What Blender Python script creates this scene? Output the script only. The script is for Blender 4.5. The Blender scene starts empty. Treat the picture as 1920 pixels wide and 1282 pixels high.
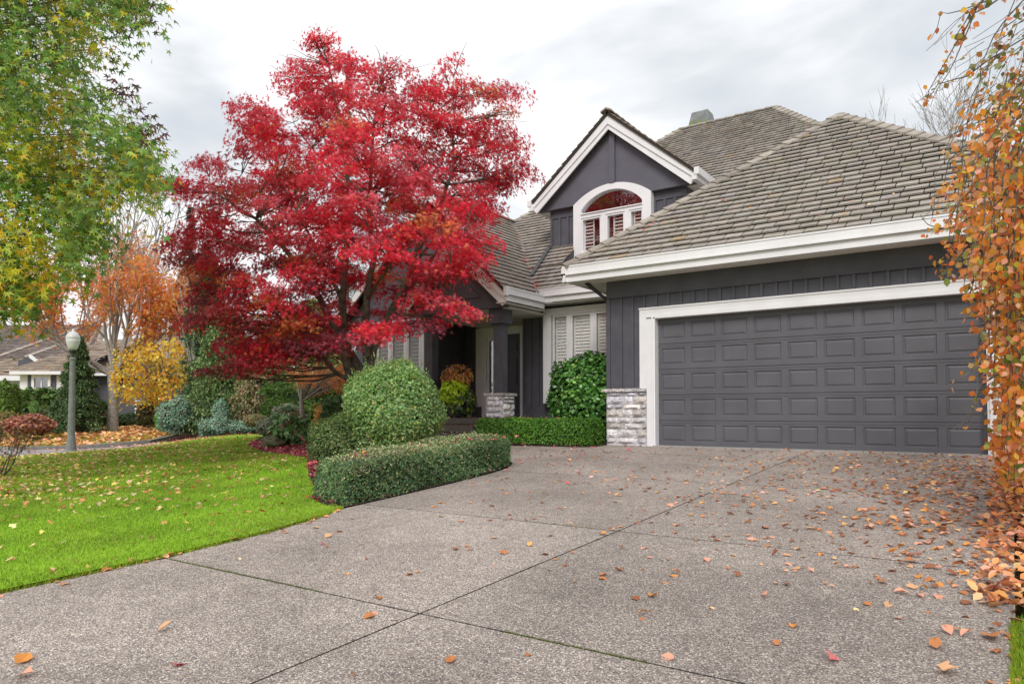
import bpy, math, random
import numpy as np
from mathutils import Vector, Matrix, geometry
random.seed(7); rng = np.random.default_rng(7)
scene = bpy.context.scene
COL = scene.collection

# ---------------------------------------------------------------- camera
FPX, PITCH = 1333.0, math.radians(1.7)
SHIFT = 132 - FPX*math.tan(PITCH)
CAM = np.array([5.425, -12.54, 0.63])
RT = np.array([.8203, .572, 0.]); RT /= np.linalg.norm(RT)
FW = np.array([-.572, .8203, 0.]); FW /= np.linalg.norm(FW)
cd = bpy.data.cameras.new('camera'); cam = bpy.data.objects.new('camera', cd); COL.objects.link(cam)
cam.location = CAM
cam.rotation_euler = (math.pi/2 + PITCH, 0, math.atan2(RT[1], RT[0]))
cd.sensor_width = 36; cd.lens = FPX/1920*36; cd.shift_y = SHIFT/1920
cd.clip_start = .05; cd.clip_end = 1500
scene.camera = cam
scene.render.resolution_x = 1024; scene.render.resolution_y = 683

# ---------------------------------------------------------------- sky, sun, exposure
world = bpy.data.worlds.new('World'); scene.world = world; world.use_nodes = True
nt = world.node_tree; nt.nodes.clear()
def N(nt, t, **kw):
    n = nt.nodes.new(t)
    for k, v in kw.items(): setattr(n, k, v)
    return n
out = N(nt, 'ShaderNodeOutputWorld'); bg = N(nt, 'ShaderNodeBackground')
sky = N(nt, 'ShaderNodeTexSky', sky_type='NISHITA', sun_disc=False)
sky.sun_elevation = math.radians(42); sky.sun_rotation = math.radians(200)
geo = N(nt, 'ShaderNodeTexCoord')
mp = N(nt, 'ShaderNodeMapping'); mp.inputs['Scale'].default_value = (1.0, 1.0, 2.2); mp.inputs['Location'].default_value = (3.1, .7, 1.25)
nz = N(nt, 'ShaderNodeTexNoise'); nz.inputs['Scale'].default_value = 2.5; nz.inputs['Detail'].default_value = 5; nz.inputs['Roughness'].default_value = .48
nz.inputs['Distortion'].default_value = .25
rp = N(nt, 'ShaderNodeValToRGB')
rp.color_ramp.elements[0].position = .37; rp.color_ramp.elements[0].color = (.56, .60, .645, 1)
rp.color_ramp.elements[1].position = .55; rp.color_ramp.elements[1].color = (1.0, 1.0, 1.01, 1)
e = rp.color_ramp.elements.new(.455); e.color = (.70, .73, .76, 1)
mul = N(nt, 'ShaderNodeMixRGB', blend_type='MULTIPLY'); mul.inputs[0].default_value = 1; mul.inputs[2].default_value = (.09, .09, .09, 1)
mx = N(nt, 'ShaderNodeMixRGB'); mx.inputs[0].default_value = .93
L = nt.links.new
L(geo.outputs['Generated'], mp.inputs[0]); L(mp.outputs[0], nz.inputs['Vector']); L(nz.outputs['Fac'], rp.inputs[0])
L(sky.outputs[0], mul.inputs[1]); L(mul.outputs[0], mx.inputs[1]); L(rp.outputs[0], mx.inputs[2])
L(mx.outputs[0], bg.inputs[0]); bg.inputs[1].default_value = 1.1; L(bg.outputs[0], out.inputs[0])
sd = bpy.data.lights.new('sun', 'SUN'); sd.energy = 2.1; sd.angle = math.radians(24); sd.color = (1, .97, .93)
sun = bpy.data.objects.new('sun', sd); COL.objects.link(sun)
sun.rotation_euler = (math.radians(48), 0, math.radians(20))
vs = scene.view_settings; vs.view_transform = 'Standard'; vs.look = 'None'; vs.exposure = 0.15; vs.gamma = 1
scene.render.engine = 'CYCLES'

# ---------------------------------------------------------------- helpers
def at(px, py, D):
    """a world point D metres ahead of the photographer in the direction of a photo pixel"""
    F = FW*math.cos(PITCH) + np.array([0, 0, math.sin(PITCH)]); U = np.array([0, 0, math.cos(PITCH)]) - FW*math.sin(PITCH)
    r = F + RT*(px-960)/FPX + U*(641+SHIFT-py)/FPX
    return CAM + r*D/(r @ FW)
def atxy(px, D): return at(px, 700, D)[:2]

def tag(o, label=None, cat=None, group=None, kind=None):
    if label: o['label'] = label
    if cat: o['category'] = cat
    if group: o['group'] = group
    if kind: o['kind'] = kind
    return o
def empty(name, loc=(0, 0, 0), rz=0):
    o = bpy.data.objects.new(name, None); COL.objects.link(o); o.location = loc; o.rotation_euler = (0, 0, rz); return o

class MB:
    def __init__(s): s.v = []; s.f = []; s.c = []
    def face(s, pts, c=(1, 1, 1)):
        i = len(s.v); s.v += [tuple(p) for p in pts]; s.c += [c]*len(pts); s.f.append(tuple(range(i, i+len(pts))))
    def solid(s, pts, faces, c=(1, 1, 1)):
        i = len(s.v); s.v += [tuple(p) for p in pts]; s.c += [c]*len(pts); s.f += [tuple(i+k for k in f) for f in faces]
    def box(s, x0, x1, y0, y1, z0, z1, c=(1, 1, 1)):
        p = [(x0, y0, z0), (x1, y0, z0), (x1, y1, z0), (x0, y1, z0), (x0, y0, z1), (x1, y0, z1), (x1, y1, z1), (x0, y1, z1)]
        s.solid(p, [(0, 3, 2, 1), (4, 5, 6, 7), (0, 1, 5, 4), (1, 2, 6, 5), (2, 3, 7, 6), (3, 0, 4, 7)], c)
    def obox(s, a, b, w, h, up=(0, 0, 1), c=(1, 1, 1)):
        """a bar from a to b, w wide and h high, centred"""
        a = np.array(a, float); b = np.array(b, float); d = b-a; d /= np.linalg.norm(d)
        u = np.array(up, float); sd_ = np.cross(d, u); sd_ /= np.linalg.norm(sd_); u = np.cross(sd_, d)
        P = [p + sd_*w/2*i + u*h/2*j for p in (a, b) for i, j in ((-1, -1), (1, -1), (1, 1), (-1, 1))]
        s.solid(P, [(0, 1, 2, 3), (7, 6, 5, 4), (0, 4, 5, 1), (1, 5, 6, 2), (2, 6, 7, 3), (3, 7, 4, 0)], c)
    def prism(s, poly, axis, a, b, c=(1, 1, 1)):
        """poly: 2-D points; axis 'y' -> (x,z) extruded in y; 'x' -> (y,z) in x; 'z' -> (x,y) in z"""
        def m(p, t): return (p[0], t, p[1]) if axis == 'y' else (t, p[0], p[1]) if axis == 'x' else (p[0], p[1], t)
        n = len(poly); P = [m(p, a) for p in poly] + [m(p, b) for p in poly]
        F = [tuple(range(n)), tuple(range(2*n-1, n-1, -1))] + [(i, i+n, (i+1) % n+n, (i+1) % n) for i in range(n)]
        s.solid(P, F, c)
    def tube(s, pts, rad, n=7, c=(1, 1, 1), cap=True):
        pts = [np.array(p, float) for p in pts]; m = len(pts)
        if not hasattr(rad, '__len__'): rad = [rad]*m
        i0 = len(s.v); pu = None
        for i, p in enumerate(pts):
            d = pts[min(i+1, m-1)]-pts[max(i-1, 0)]; d = d/(np.linalg.norm(d)+1e-9)
            if pu is None: pu = np.cross(d, (0.31, .2, .93)); 
            u = pu - d*(pu@d); u /= np.linalg.norm(u)+1e-9; w = np.cross(d, u); pu = u
            for k in range(n):
                t = 2*math.pi*k/n; s.v.append(tuple(p+(u*math.cos(t)+w*math.sin(t))*rad[i])); s.c.append(c)
        for i in range(m-1):
            for k in range(n):
                a = i0+i*n+k; b = i0+i*n+(k+1) % n; s.f.append((a, b, b+n, a+n))
        if cap:
            s.f.append(tuple(i0+k for k in range(n))[::-1]); s.f.append(tuple(i0+(m-1)*n+k for k in range(n)))
    def lathe(s, prof, cx, cy, n=24, c=(1, 1, 1)):
        i0 = len(s.v)
        for r, z in prof:
            for k in range(n):
                t = 2*math.pi*k/n; s.v.append((cx+r*math.cos(t), cy+r*math.sin(t), z)); s.c.append(c)
        for i in range(len(prof)-1):
            for k in range(n):
                a = i0+i*n+k; b = i0+i*n+(k+1) % n; s.f.append((a, b, b+n, a+n))
        s.f.append(tuple(i0+k for k in range(n))[::-1]); s.f.append(tuple(i0+(len(prof)-1)*n+k for k in range(n)))
    def build(s, name, mat, parent=None, smooth=False, fix=True):
        me = bpy.data.meshes.new(name); me.from_pydata(s.v, [], s.f)
        at_ = me.color_attributes.new('col', 'FLOAT_COLOR', 'POINT')
        c = np.ones((len(s.v), 4), 'f'); c[:, :3] = np.array(s.c, 'f').reshape(-1, 3) if s.c else 1
        at_.data.foreach_set('color', c.ravel())
        if fix:
            import bmesh
            bm = bmesh.new(); bm.from_mesh(me); bmesh.ops.recalc_face_normals(bm, faces=bm.faces); bm.to_mesh(me); bm.free()
        me.materials.append(mat)
        if smooth: me.polygons.foreach_set('use_smooth', [True]*len(me.polygons))
        o = bpy.data.objects.new(name, me); COL.objects.link(o)
        if parent: o.parent = parent
        return o

def np_mesh(name, V, tris, colors, mat, parent=None, smooth=False, loops=3):
    me = bpy.data.meshes.new(name); nv = len(V); nf = len(tris)
    me.vertices.add(nv); me.vertices.foreach_set('co', np.asarray(V, 'f').ravel())
    me.loops.add(nf*loops); me.loops.foreach_set('vertex_index', np.asarray(tris, 'i').ravel())
    me.polygons.add(nf); me.polygons.foreach_set('loop_start', np.arange(0, nf*loops, loops, dtype='i'))
    try: me.polygons.foreach_set('loop_total', np.full(nf, loops, 'i'))
    except Exception: pass
    me.update(calc_edges=True)
    a = me.color_attributes.new('col', 'FLOAT_COLOR', 'POINT')
    c = np.ones((nv, 4), 'f'); c[:, :3] = colors; a.data.foreach_set('color', c.ravel())
    me.materials.append(mat)
    if smooth: me.polygons.foreach_set('use_smooth', [True]*nf)
    o = bpy.data.objects.new(name, me); COL.objects.link(o)
    if parent: o.parent = parent
    return o

def unit(a): return a/(np.linalg.norm(a, axis=-1, keepdims=True)+1e-9)
# leaf templates: vertices (x, y, z) with the stem at the origin and length 1, triangles
def star(lobes, inner=.32, cup=.12):
    """palmate leaf: narrow pointed lobes"""
    V = [(0, .35, 0)]; T = []; n = len(lobes)
    for i, (ang, ln) in enumerate(lobes):
        a = math.radians(ang); V.append((ln*math.sin(a), .35+ln*math.cos(a), -cup*ln))
    m = n
    for i in range(n-1):
        a = math.radians((lobes[i][0]+lobes[i+1][0])/2); V.append((inner*.55*math.sin(a), .35+inner*.55*math.cos(a), .02))
    for i in range(n):
        tip = 1+i; l = 1+m+i-1 if i > 0 else 0; r = 1+m+i if i < n-1 else 0
        if l == 0: T.append((0, tip, r))
        elif r == 0: T.append((0, l, tip))
        else: T += [(0, l, tip), (0, tip, r)]
    return np.array(V, float), np.array(T)
MAPLE = star([(-125, .32), (-75, .5), (-35, .6), (0, .68), (35, .6), (75, .5), (125, .32)], .3)
GUM = star([(-115, .42), (-55, .58), (0, .68), (55, .58), (115, .42)], .36)
OVAL = (np.array([(0, 0, 0), (.34, .3, .05), (.36, .62, .03), (0, 1, -.12), (-.36, .62, .03), (-.34, .3, .05)], float), np.array([(0, 1, 2), (0, 2, 3), (0, 3, 4), (0, 4, 5)]))
LANCE = (np.array([(0, 0, 0), (.2, .45, .04), (0, 1, -.1), (-.2, .45, .04)], float), np.array([(0, 1, 2), (0, 2, 3)]))
TRI = (np.array([(-.12, 0, 0), (.12, 0, 0), (0, 1, 0)], float), np.array([(0, 1, 2)]))
CURL = (np.array([(0, 0, 0), (.3, .25, .1), (.36, .6, .14), (.1, .95, .06), (0, 1.05, .02), (-.34, .62, .17), (-.3, .28, .12), (0, .5, 0)], float),
        np.array([(0, 1, 7), (1, 2, 7), (2, 3, 7), (3, 4, 7), (4, 5, 7), (5, 6, 7), (6, 0, 7)]))

def scatter(name, P, Nn, size, tpl, colors, mat, parent=None, tdir=None, smooth=False):
    """one mesh of many leaves: at P, facing Nn, pointing along tdir (random if None)"""
    P = np.asarray(P, float); n = len(P); Nn = unit(np.asarray(Nn, float))
    if tdir is None: tdir = rng.normal(size=(n, 3))
    T = tdir - Nn*np.sum(tdir*Nn, 1, keepdims=True); T = unit(T); B = np.cross(T, Nn)
    s = np.asarray(size, float).reshape(-1, 1, 1)*np.ones((n, 1, 1))
    tv, tt = tpl
    V = P[:, None] + s*(B[:, None]*tv[None, :, 0:1] + T[:, None]*tv[None, :, 1:2] + Nn[:, None]*tv[None, :, 2:3])
    m = len(tv); tris = (tt[None] + (np.arange(n)*m)[:, None, None]).reshape(-1, 3)
    cl = np.asarray(colors, float)*(1+.16*np.sin(P[:, 0]*2.3+1)*np.sin(P[:, 1]*2.7+2)+.1*np.sin(P[:, 2]*5+P[:, 0]*6))[:, None]; C = np.repeat(np.clip(cl, .003, .95), m, axis=0)
    return np_mesh(name, V.reshape(-1, 3), tris, C, mat, parent, smooth)

def pick(cols, n, jit=.12, w=None):
    cols = np.array(cols, float); p = None if w is None else np.array(w, float)/sum(w)
    c = cols[rng.choice(len(cols), n, p=p)]
    return np.clip(c*(1+rng.normal(0, jit, (n, 1)))*(1+rng.normal(0, jit*.4, (n, 3))), .003, .95)

# ---------------------------------------------------------------- materials
def mat(name, base=(.5, .5, .5), rough=.6, spec=.4, attr=False, trans=0, noise=None, bump=None, metal=0, coat=0):
    """noise: (scale, amount, detail) brightness mottling; bump: (scale, strength, distance)"""
    m = bpy.data.materials.new(name); m.use_nodes = True; nt = m.node_tree; b = nt.nodes['Principled BSDF']
    b.inputs['Roughness'].default_value = rough; b.inputs['Specular IOR Level'].default_value = spec; b.inputs['Metallic'].default_value = metal
    b.inputs['Coat Weight'].default_value = coat
    src = None; L = nt.links.new
    tc = N(nt, 'ShaderNodeTexCoord')
    rgb = N(nt, 'ShaderNodeRGB'); rgb.outputs[0].default_value = (*base, 1); src = rgb.outputs[0]
    if attr:
        a = N(nt, 'ShaderNodeAttribute', attribute_name='col'); mm = N(nt, 'ShaderNodeMixRGB', blend_type='MULTIPLY'); mm.inputs[0].default_value = 1
        L(src, mm.inputs[1]); L(a.outputs['Color'], mm.inputs[2]); src = mm.outputs[0]
    if noise:
        z = N(nt, 'ShaderNodeTexNoise'); z.inputs['Scale'].default_value = noise[0]; z.inputs['Detail'].default_value = noise[2] if len(noise) > 2 else 4
        r = N(nt, 'ShaderNodeMapRange'); r.inputs['From Min'].default_value = .3; r.inputs['From Max'].default_value = .7
        r.inputs['To Min'].default_value = 1-noise[1]; r.inputs['To Max'].default_value = 1+noise[1]
        mm = N(nt, 'ShaderNodeMixRGB', blend_type='MULTIPLY'); mm.inputs[0].default_value = 1
        L(tc.outputs['Object'], z.inputs['Vector']); L(z.outputs['Fac'], r.inputs['Value']); L(src, mm.inputs[1]); L(r.outputs[0], mm.inputs[2]); src = mm.outputs[0]
    L(src, b.inputs['Base Color'])
    if bump:
        z = N(nt, 'ShaderNodeTexNoise'); z.inputs['Scale'].default_value = bump[0]; z.inputs['Detail'].default_value = 4
        bp = N(nt, 'ShaderNodeBump'); bp.inputs['Strength'].default_value = bump[1]; bp.inputs['Distance'].default_value = bump[2]
        L(tc.outputs['Object'], z.inputs['Vector']); L(z.outputs['Fac'], bp.inputs['Height']); L(bp.outputs[0], b.inputs['Normal'])
    if trans:
        t = N(nt, 'ShaderNodeBsdfTranslucent'); ms = N(nt, 'ShaderNodeMixShader'); ms.inputs[0].default_value = trans
        L(src, t.inputs['Color']); o = nt.nodes['Material Output']
        L(b.outputs[0], ms.inputs[1]); L(t.outputs[0], ms.inputs[2]); L(ms.outputs[0], o.inputs['Surface'])
    return m
M = {}
M['leaf'] = mat('leaf', (1, 1, 1), .45, .5, attr=True, trans=.48)
M['glossleaf'] = mat('glossleaf', (1, 1, 1), .28, .55, attr=True, trans=.15)
M['needle'] = mat('needle', (1, 1, 1), .6, .3, attr=True, trans=.1)
M['dryleaf'] = mat('dryleaf', (1, 1, 1), .6, .35, attr=True, trans=.1)
M['grass'] = mat('grass', (1, 1, 1), .55, .3, attr=True, trans=.3)
M['bark'] = mat('bark', (.13, .115, .095), .9, .2, attr=True, noise=(9, .45, 6), bump=(30, .7, .03))
M['bark_pale'] = mat('bark_pale', (.34, .31, .28), .9, .2, attr=True, noise=(14, .4, 6), bump=(35, .7, .02))
M['core'] = mat('core', (1, 1, 1), .95, .05, attr=True, noise=(22, .35))
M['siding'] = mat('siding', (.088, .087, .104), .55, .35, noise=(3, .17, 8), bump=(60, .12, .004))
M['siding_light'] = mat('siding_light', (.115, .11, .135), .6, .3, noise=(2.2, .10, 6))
M['door_paint'] = mat('door_paint', (.106, .104, .118), .45, .42, noise=(1.7, .12, 7), bump=(5, .08, .01))
M['front_door'] = mat('front_door', (.035, .033, .045), .4, .4)
M['white'] = mat('white', (.78, .77, .785), .5, .4, noise=(2.5, .05, 6))
M['soffit'] = mat('soffit', (.74, .72, .68), .7, .2, noise=(3, .06))
M['shake'] = mat('shake', (.345, .31, .275), .85, .15, attr=True, noise=(7, .16, 6), bump=(50, .35, .01))
M['roofbase'] = mat('roofbase', (.05, .043, .037), .95, .1)
M['flash'] = mat('flash', (.5, .5, .52), .35, .5, metal=.5, noise=(6, .2))
M['darkmetal'] = mat('darkmetal', (.03, .03, .035), .4, .5)
M['chimney'] = mat('chimney', (.2, .21, .21), .6, .4, metal=.2, noise=(4, .25, 6))
M['moss'] = mat('moss', (.2, .26, .04), .9, .1, noise=(20, .3))
M['room'] = mat('room', (.03, .03, .032), .8, .1)
M['shutter'] = mat('shutter', (.86, .85, .82), .55, .35)
M['shutter_shaded'] = mat('shutter_shaded', (.22, .17, .14), .6, .3)  # brownish shutters, with the shade under the eave put into the colour
M['stone'] = mat('stone', (.56, .54, .55), .9, .2, attr=True, noise=(12, .3, 7), bump=(22, 1.0, .05))
M['mortar'] = mat('mortar', (.5, .48, .47), .95, .1, noise=(30, .2))
M['soil'] = mat('soil', (.065, .048, .038), .95, .1, noise=(8, .5, 7), bump=(25, .8, .05))
M['lamp_post'] = mat('lamp_post', (.2, .205, .2), .7, .3, noise=(12, .22, 6), bump=(60, .2, .004))
M['opal'] = mat('opal', (.9, .9, .9), .2, .5, trans=.4)
M['steps'] = mat('steps', (.13, .115, .1), .9, .15, noise=(60, .5, 3), bump=(90, .6, .01))
M['joint_dirt'] = mat('joint_dirt', (.13, .105, .08), .95, .1, noise=(9, .5, 7), bump=(60, .8, .01))
M['street'] = mat('street', (.31, .3, .305), .85, .25, noise=(5, .12, 7))
M['concrete'] = mat('concrete', (.35, .33, .31), .9, .2, noise=(10, .2))
M['rock'] = mat('rock', (.17, .17, .1), .9, .15, noise=(7, .5, 6), bump=(10, .8, .06))

def glass(name, refl=.35, tint=(1, 1, 1)):
    m = bpy.data.materials.new(name); m.use_nodes = True; nt = m.node_tree; nt.nodes.clear(); L = nt.links.new
    o = N(nt, 'ShaderNodeOutputMaterial'); g = N(nt, 'ShaderNodeBsdfGlossy'); g.inputs['Roughness'].default_value = .03
    t = N(nt, 'ShaderNodeBsdfTransparent'); t.inputs[0].default_value = (*tint, 1); ms = N(nt, 'ShaderNodeMixShader'); ms.inputs[0].default_value = refl
    L(t.outputs[0], ms.inputs[1]); L(g.outputs[0], ms.inputs[2]); L(ms.outputs[0], o.inputs[0]); return m
M['glass'] = glass('glass', .09); M['glass_low'] = glass('glass_low', .05); M['glass_dark'] = glass('glass_dark', .18, (1, 1, 1))

def aggregate():
    m = bpy.data.materials.new('aggregate'); m.use_nodes = True; nt = m.node_tree; b = nt.nodes['Principled BSDF']; L = nt.links.new
    tc = N(nt, 'ShaderNodeTexCoord')
    v = N(nt, 'ShaderNodeTexVoronoi'); v.inputs['Scale'].default_value = 145; L(tc.outputs['Object'], v.inputs['Vector'])
    r = N(nt, 'ShaderNodeValToRGB'); cr = r.color_ramp; cr.interpolation = 'LINEAR'
    cs = [(0, (.17, .15, .15)), (.3, (.27, .24, .225)), (.5, (.36, .315, .28)), (.7, (.47, .395, .315)), (.85, (.52, .47, .43)), (1, (.85, .8, .74))]
    cr.elements[0].position = 0; cr.elements[0].color = (*cs[0][1], 1); cr.elements[1].position = 1; cr.elements[1].color = (*cs[-1][1], 1)
    for p, c in cs[1:-1]: cr.elements.new(p).color = (*c, 1)
    sep = N(nt, 'ShaderNodeSeparateColor'); L(v.outputs['Color'], sep.inputs[0]); L(sep.outputs[0], r.inputs[0])
    # gaps between the pebbles
    d = N(nt, 'ShaderNodeMapRange'); d.inputs['From Min'].default_value = .35; d.inputs['From Max'].default_value = .7; d.inputs['To Min'].default_value = 1; d.inputs['To Max'].default_value = .55
    L(v.outputs['Distance'], d.inputs['Value'])
    m1 = N(nt, 'ShaderNodeMixRGB', blend_type='MULTIPLY'); m1.inputs[0].default_value = 1; ca = N(nt, 'ShaderNodeAttribute', attribute_name='col'); m0 = N(nt, 'ShaderNodeMixRGB', blend_type='MULTIPLY'); m0.inputs[0].default_value = 1; L(r.outputs[0], m0.inputs[1]); L(ca.outputs['Color'], m0.inputs[2]); L(m0.outputs[0], m1.inputs[1]); L(d.outputs[0], m1.inputs[2])
    # damp and dirty patches
    z = N(nt, 'ShaderNodeTexNoise'); z.inputs['Scale'].default_value = .55; z.inputs['Detail'].default_value = 7; z.inputs['Roughness'].default_value = .62; L(tc.outputs['Object'], z.inputs['Vector'])
    zr = N(nt, 'ShaderNodeMapRange'); zr.inputs['From Min'].default_value = .32; zr.inputs['From Max'].default_value = .68; zr.inputs['To Min'].default_value = .7; zr.inputs['To Max'].default_value = 1.2
    L(z.outputs['Fac'], zr.inputs['Value'])
    z2 = N(nt, 'ShaderNodeTexNoise'); z2.inputs['Scale'].default_value = 9; z2.inputs['Detail'].default_value = 5; L(tc.outputs['Object'], z2.inputs['Vector'])
    zr2 = N(nt, 'ShaderNodeMapRange'); zr2.inputs['From Min'].default_value = .3; zr2.inputs['From Max'].default_value = .7; zr2.inputs['To Min'].default_value = .9; zr2.inputs['To Max'].default_value = 1.1
    L(z2.outputs['Fac'], zr2.inputs['Value'])
    m2 = N(nt, 'ShaderNodeMixRGB', blend_type='MULTIPLY'); m2.inputs[0].default_value = 1; L(m1.outputs[0], m2.inputs[1]); L(zr.outputs[0], m2.inputs[2])
    m3 = N(nt, 'ShaderNodeMixRGB', blend_type='MULTIPLY'); m3.inputs[0].default_value = 1; L(m2.outputs[0], m3.inputs[1]); L(zr2.outputs[0], m3.inputs[2])
    L(m3.outputs[0], b.inputs['Base Color']); b.inputs['Roughness'].default_value = .75; b.inputs['Specular IOR Level'].default_value = .3
    bp = N(nt, 'ShaderNodeBump'); bp.inputs['Strength'].default_value = .5; bp.inputs['Distance'].default_value = .006; bp.invert = True
    L(v.outputs['Distance'], bp.inputs['Height']); L(bp.outputs[0], b.inputs['Normal'])
    return m
M['aggregate'] = aggregate()

def ground_mat(name, cols, scale=1.2):
    m = bpy.data.materials.new(name); m.use_nodes = True; nt = m.node_tree; b = nt.nodes['Principled BSDF']; L = nt.links.new
    tc = N(nt, 'ShaderNodeTexCoord'); z = N(nt, 'ShaderNodeTexNoise'); z.inputs['Scale'].default_value = scale; z.inputs['Detail'].default_value = 9; z.inputs['Roughness'].default_value = .7
    r = N(nt, 'ShaderNodeValToRGB'); r.color_ramp.elements[0].position = .35; r.color_ramp.elements[0].color = (*cols[0], 1)
    r.color_ramp.elements[1].position = .65; r.color_ramp.elements[1].color = (*cols[-1], 1)
    if len(cols) > 2: r.color_ramp.elements.new(.5).color = (*cols[1], 1)
    L(tc.outputs['Object'], z.inputs['Vector']); L(z.outputs['Fac'], r.inputs[0]); L(r.outputs[0], b.inputs['Base Color'])
    b.inputs['Roughness'].default_value = .95; b.inputs['Specular IOR Level'].default_value = .1
    z2 = N(nt, 'ShaderNodeTexNoise'); z2.inputs['Scale'].default_value = 60; z2.inputs['Detail'].default_value = 3; L(tc.outputs['Object'], z2.inputs['Vector'])
    bp = N(nt, 'ShaderNodeBump'); bp.inputs['Strength'].default_value = .6; bp.inputs['Distance'].default_value = .02; L(z2.outputs['Fac'], bp.inputs['Height']); L(bp.outputs[0], b.inputs['Normal'])
    return m
M['lawn'] = ground_mat('lawn', [(.2, .36, .03), (.26, .46, .035), (.33, .5, .05)], 1.1)
M['far_lawn'] = ground_mat('far_lawn', [(.12, .2, .02), (.22, .24, .03), (.36, .2, .05)], 3)
M['ground'] = ground_mat('ground', [(.09, .1, .03), (.13, .12, .05)], .3)
# ---------------------------------------------------------------- terrain
ctl = []
for y in (-22, -18, -15, -12, -10, -8, -6, -4): ctl.append((.1 if y < -7 else -.6, y, .05*max(y, -14)+.012)); ctl.append((5.5, y, .05*max(y, -14)+.012)); ctl.append((3, y, .05*max(y, -14)))
for y in (-2, 0, 3): ctl += [(5.5, y, min(0, .05*y)), (-1, y, min(0, .05*y)), (-4, y, .0 if y > -1 else -.03)]
ctl += [(-7, 0, .0), (-9, 1, .0), (12, -4, -.2), (12, -12, -.6), (12, 4, 0), (0, 12, 0), (-2.6, -3.3, -.12), (-3.5, -5, -.2), (-5, -3, -.08)]
for px, D, z in [(0, 6.6, -.53), (0, 8.5, -.47), (0, 11, -.40), (0, 13.5, -.365), (20, 15.6, -.40), (140, 16.6, -.345), (300, 18.4, -.275), (350, 19.4, -.235), (400, 21, -.11), (480, 22.5, -.03),
                 (200, 9, -.43), (300, 12, -.33), (450, 10.5, -.39), (500, 13, -.24), (560, 14.5, -.18), (-300, 12, -.45), (-300, 16, -.55),
                 (135, 18.5, -.445), (40, 19.0, -.58), (40, 20.3, -.58), (250, 21.2, -.48), (250, 23, -.5), (-300, 21, -.66), (370, 24.5, -.2),
                 (20, 21.8, -.50), (281, 25.2, -.44), (20, 29, -.25), (200, 31, -.2), (200, 38, -.1), (400, 27, -.12), (470, 26, -.02), (-300, 30, -.4), (-300, 40, -.2), (600, 22, 0), (600, 35, 0), (400, 38, 0)]:
    x, y = atxy(px, D); ctl.append((x, y, z))
ctl = np.array(ctl, float)
def tps(r2): return np.where(r2 > 1e-9, r2*np.log(r2+1e-12), 0)
nC = len(ctl); A = np.zeros((nC+3, nC+3)); dd = ((ctl[:, None, :2]-ctl[None, :, :2])**2).sum(-1)
A[:nC, :nC] = tps(dd)+np.eye(nC)*.02; A[:nC, nC] = 1; A[:nC, nC+1:] = ctl[:, :2]; A[nC:, :nC] = A[:nC, nC:].T
wgt = np.linalg.solve(A, np.r_[ctl[:, 2], 0, 0, 0])
def HT(xy):
    xy = np.atleast_2d(np.asarray(xy, float)); r2 = ((xy[:, None]-ctl[None, :, :2])**2).sum(-1)
    h = tps(r2)@wgt[:nC] + wgt[nC] + xy@wgt[nC+1:]
    d = np.linalg.norm(xy-np.array([-4, -2]), axis=1); k = np.clip((d-26)/20, 0, 1)
    return np.clip(h*(1-k)+(-.15)*k, -.95, .3)
def H1(x, y): return float(HT([(x, y)])[0])
def drive_z(y): return .05*np.clip(y, -14, 0)

def inpoly(P, poly):
    P = np.asarray(P, float); x, y = P[:, 0], P[:, 1]; ins = np.zeros(len(P), bool); n = len(poly); j = n-1
    for i in range(n):
        xi, yi = poly[i]; xj, yj = poly[j]
        c = ((yi > y) != (yj > y)) & (x < (xj-xi)*(y-yi)/((yj-yi) if yj != yi else 1e-9)+xi); ins ^= c; j = i
    return ins
def densify(poly, step):
    o = []
    for i, a in enumerate(poly):
        b = poly[(i+1) % len(poly)]; d = math.dist(a, b); k = max(1, int(d/step))
        o += [(a[0]+(b[0]-a[0])*t/k, a[1]+(b[1]-a[1])*t/k) for t in range(k)]
    return o
def sheet(name, poly, step, zf, m, parent=None, inner=True):
    edge = densify(poly, step); pts = list(edge)
    if inner:
        xs = [p[0] for p in poly]; ys = [p[1] for p in poly]
        gx, gy = np.meshgrid(np.arange(min(xs), max(xs), step), np.arange(min(ys), max(ys), step)); g = np.c_[gx.ravel(), gy.ravel()]
        g = g[inpoly(g, poly)]; e = np.array(edge)
        keep = np.array([((e-q)**2).sum(1).min() > (step*.4)**2 for q in g]) if len(g) else []
        if len(g): pts += [tuple(q) for q in g[keep]]
    V, E, F, *_ = geometry.delaunay_2d_cdt([Vector(p) for p in pts], [], [list(range(len(edge)))], 1, 1e-5)
    xy = np.array([tuple(v) for v in V]); z = zf(xy)
    me = bpy.data.meshes.new(name); me.from_pydata([(a[0], a[1], b) for a, b in zip(xy, z)], [], [tuple(f) for f in F])
    import bmesh
    bm = bmesh.new(); bm.from_mesh(me)
    for f in bm.faces:
        f.normal_update()
        if f.normal.z < 0: f.normal_flip()
    bm.to_mesh(me); bm.free(); me.materials.append(m); me.polygons.foreach_set('use_smooth', [True]*len(me.polygons))
    o = bpy.data.objects.new(name, me); COL.objects.link(o)
    if parent: o.parent = parent
    return o
def S(o): o['kind'] = 'structure'; return o

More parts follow.
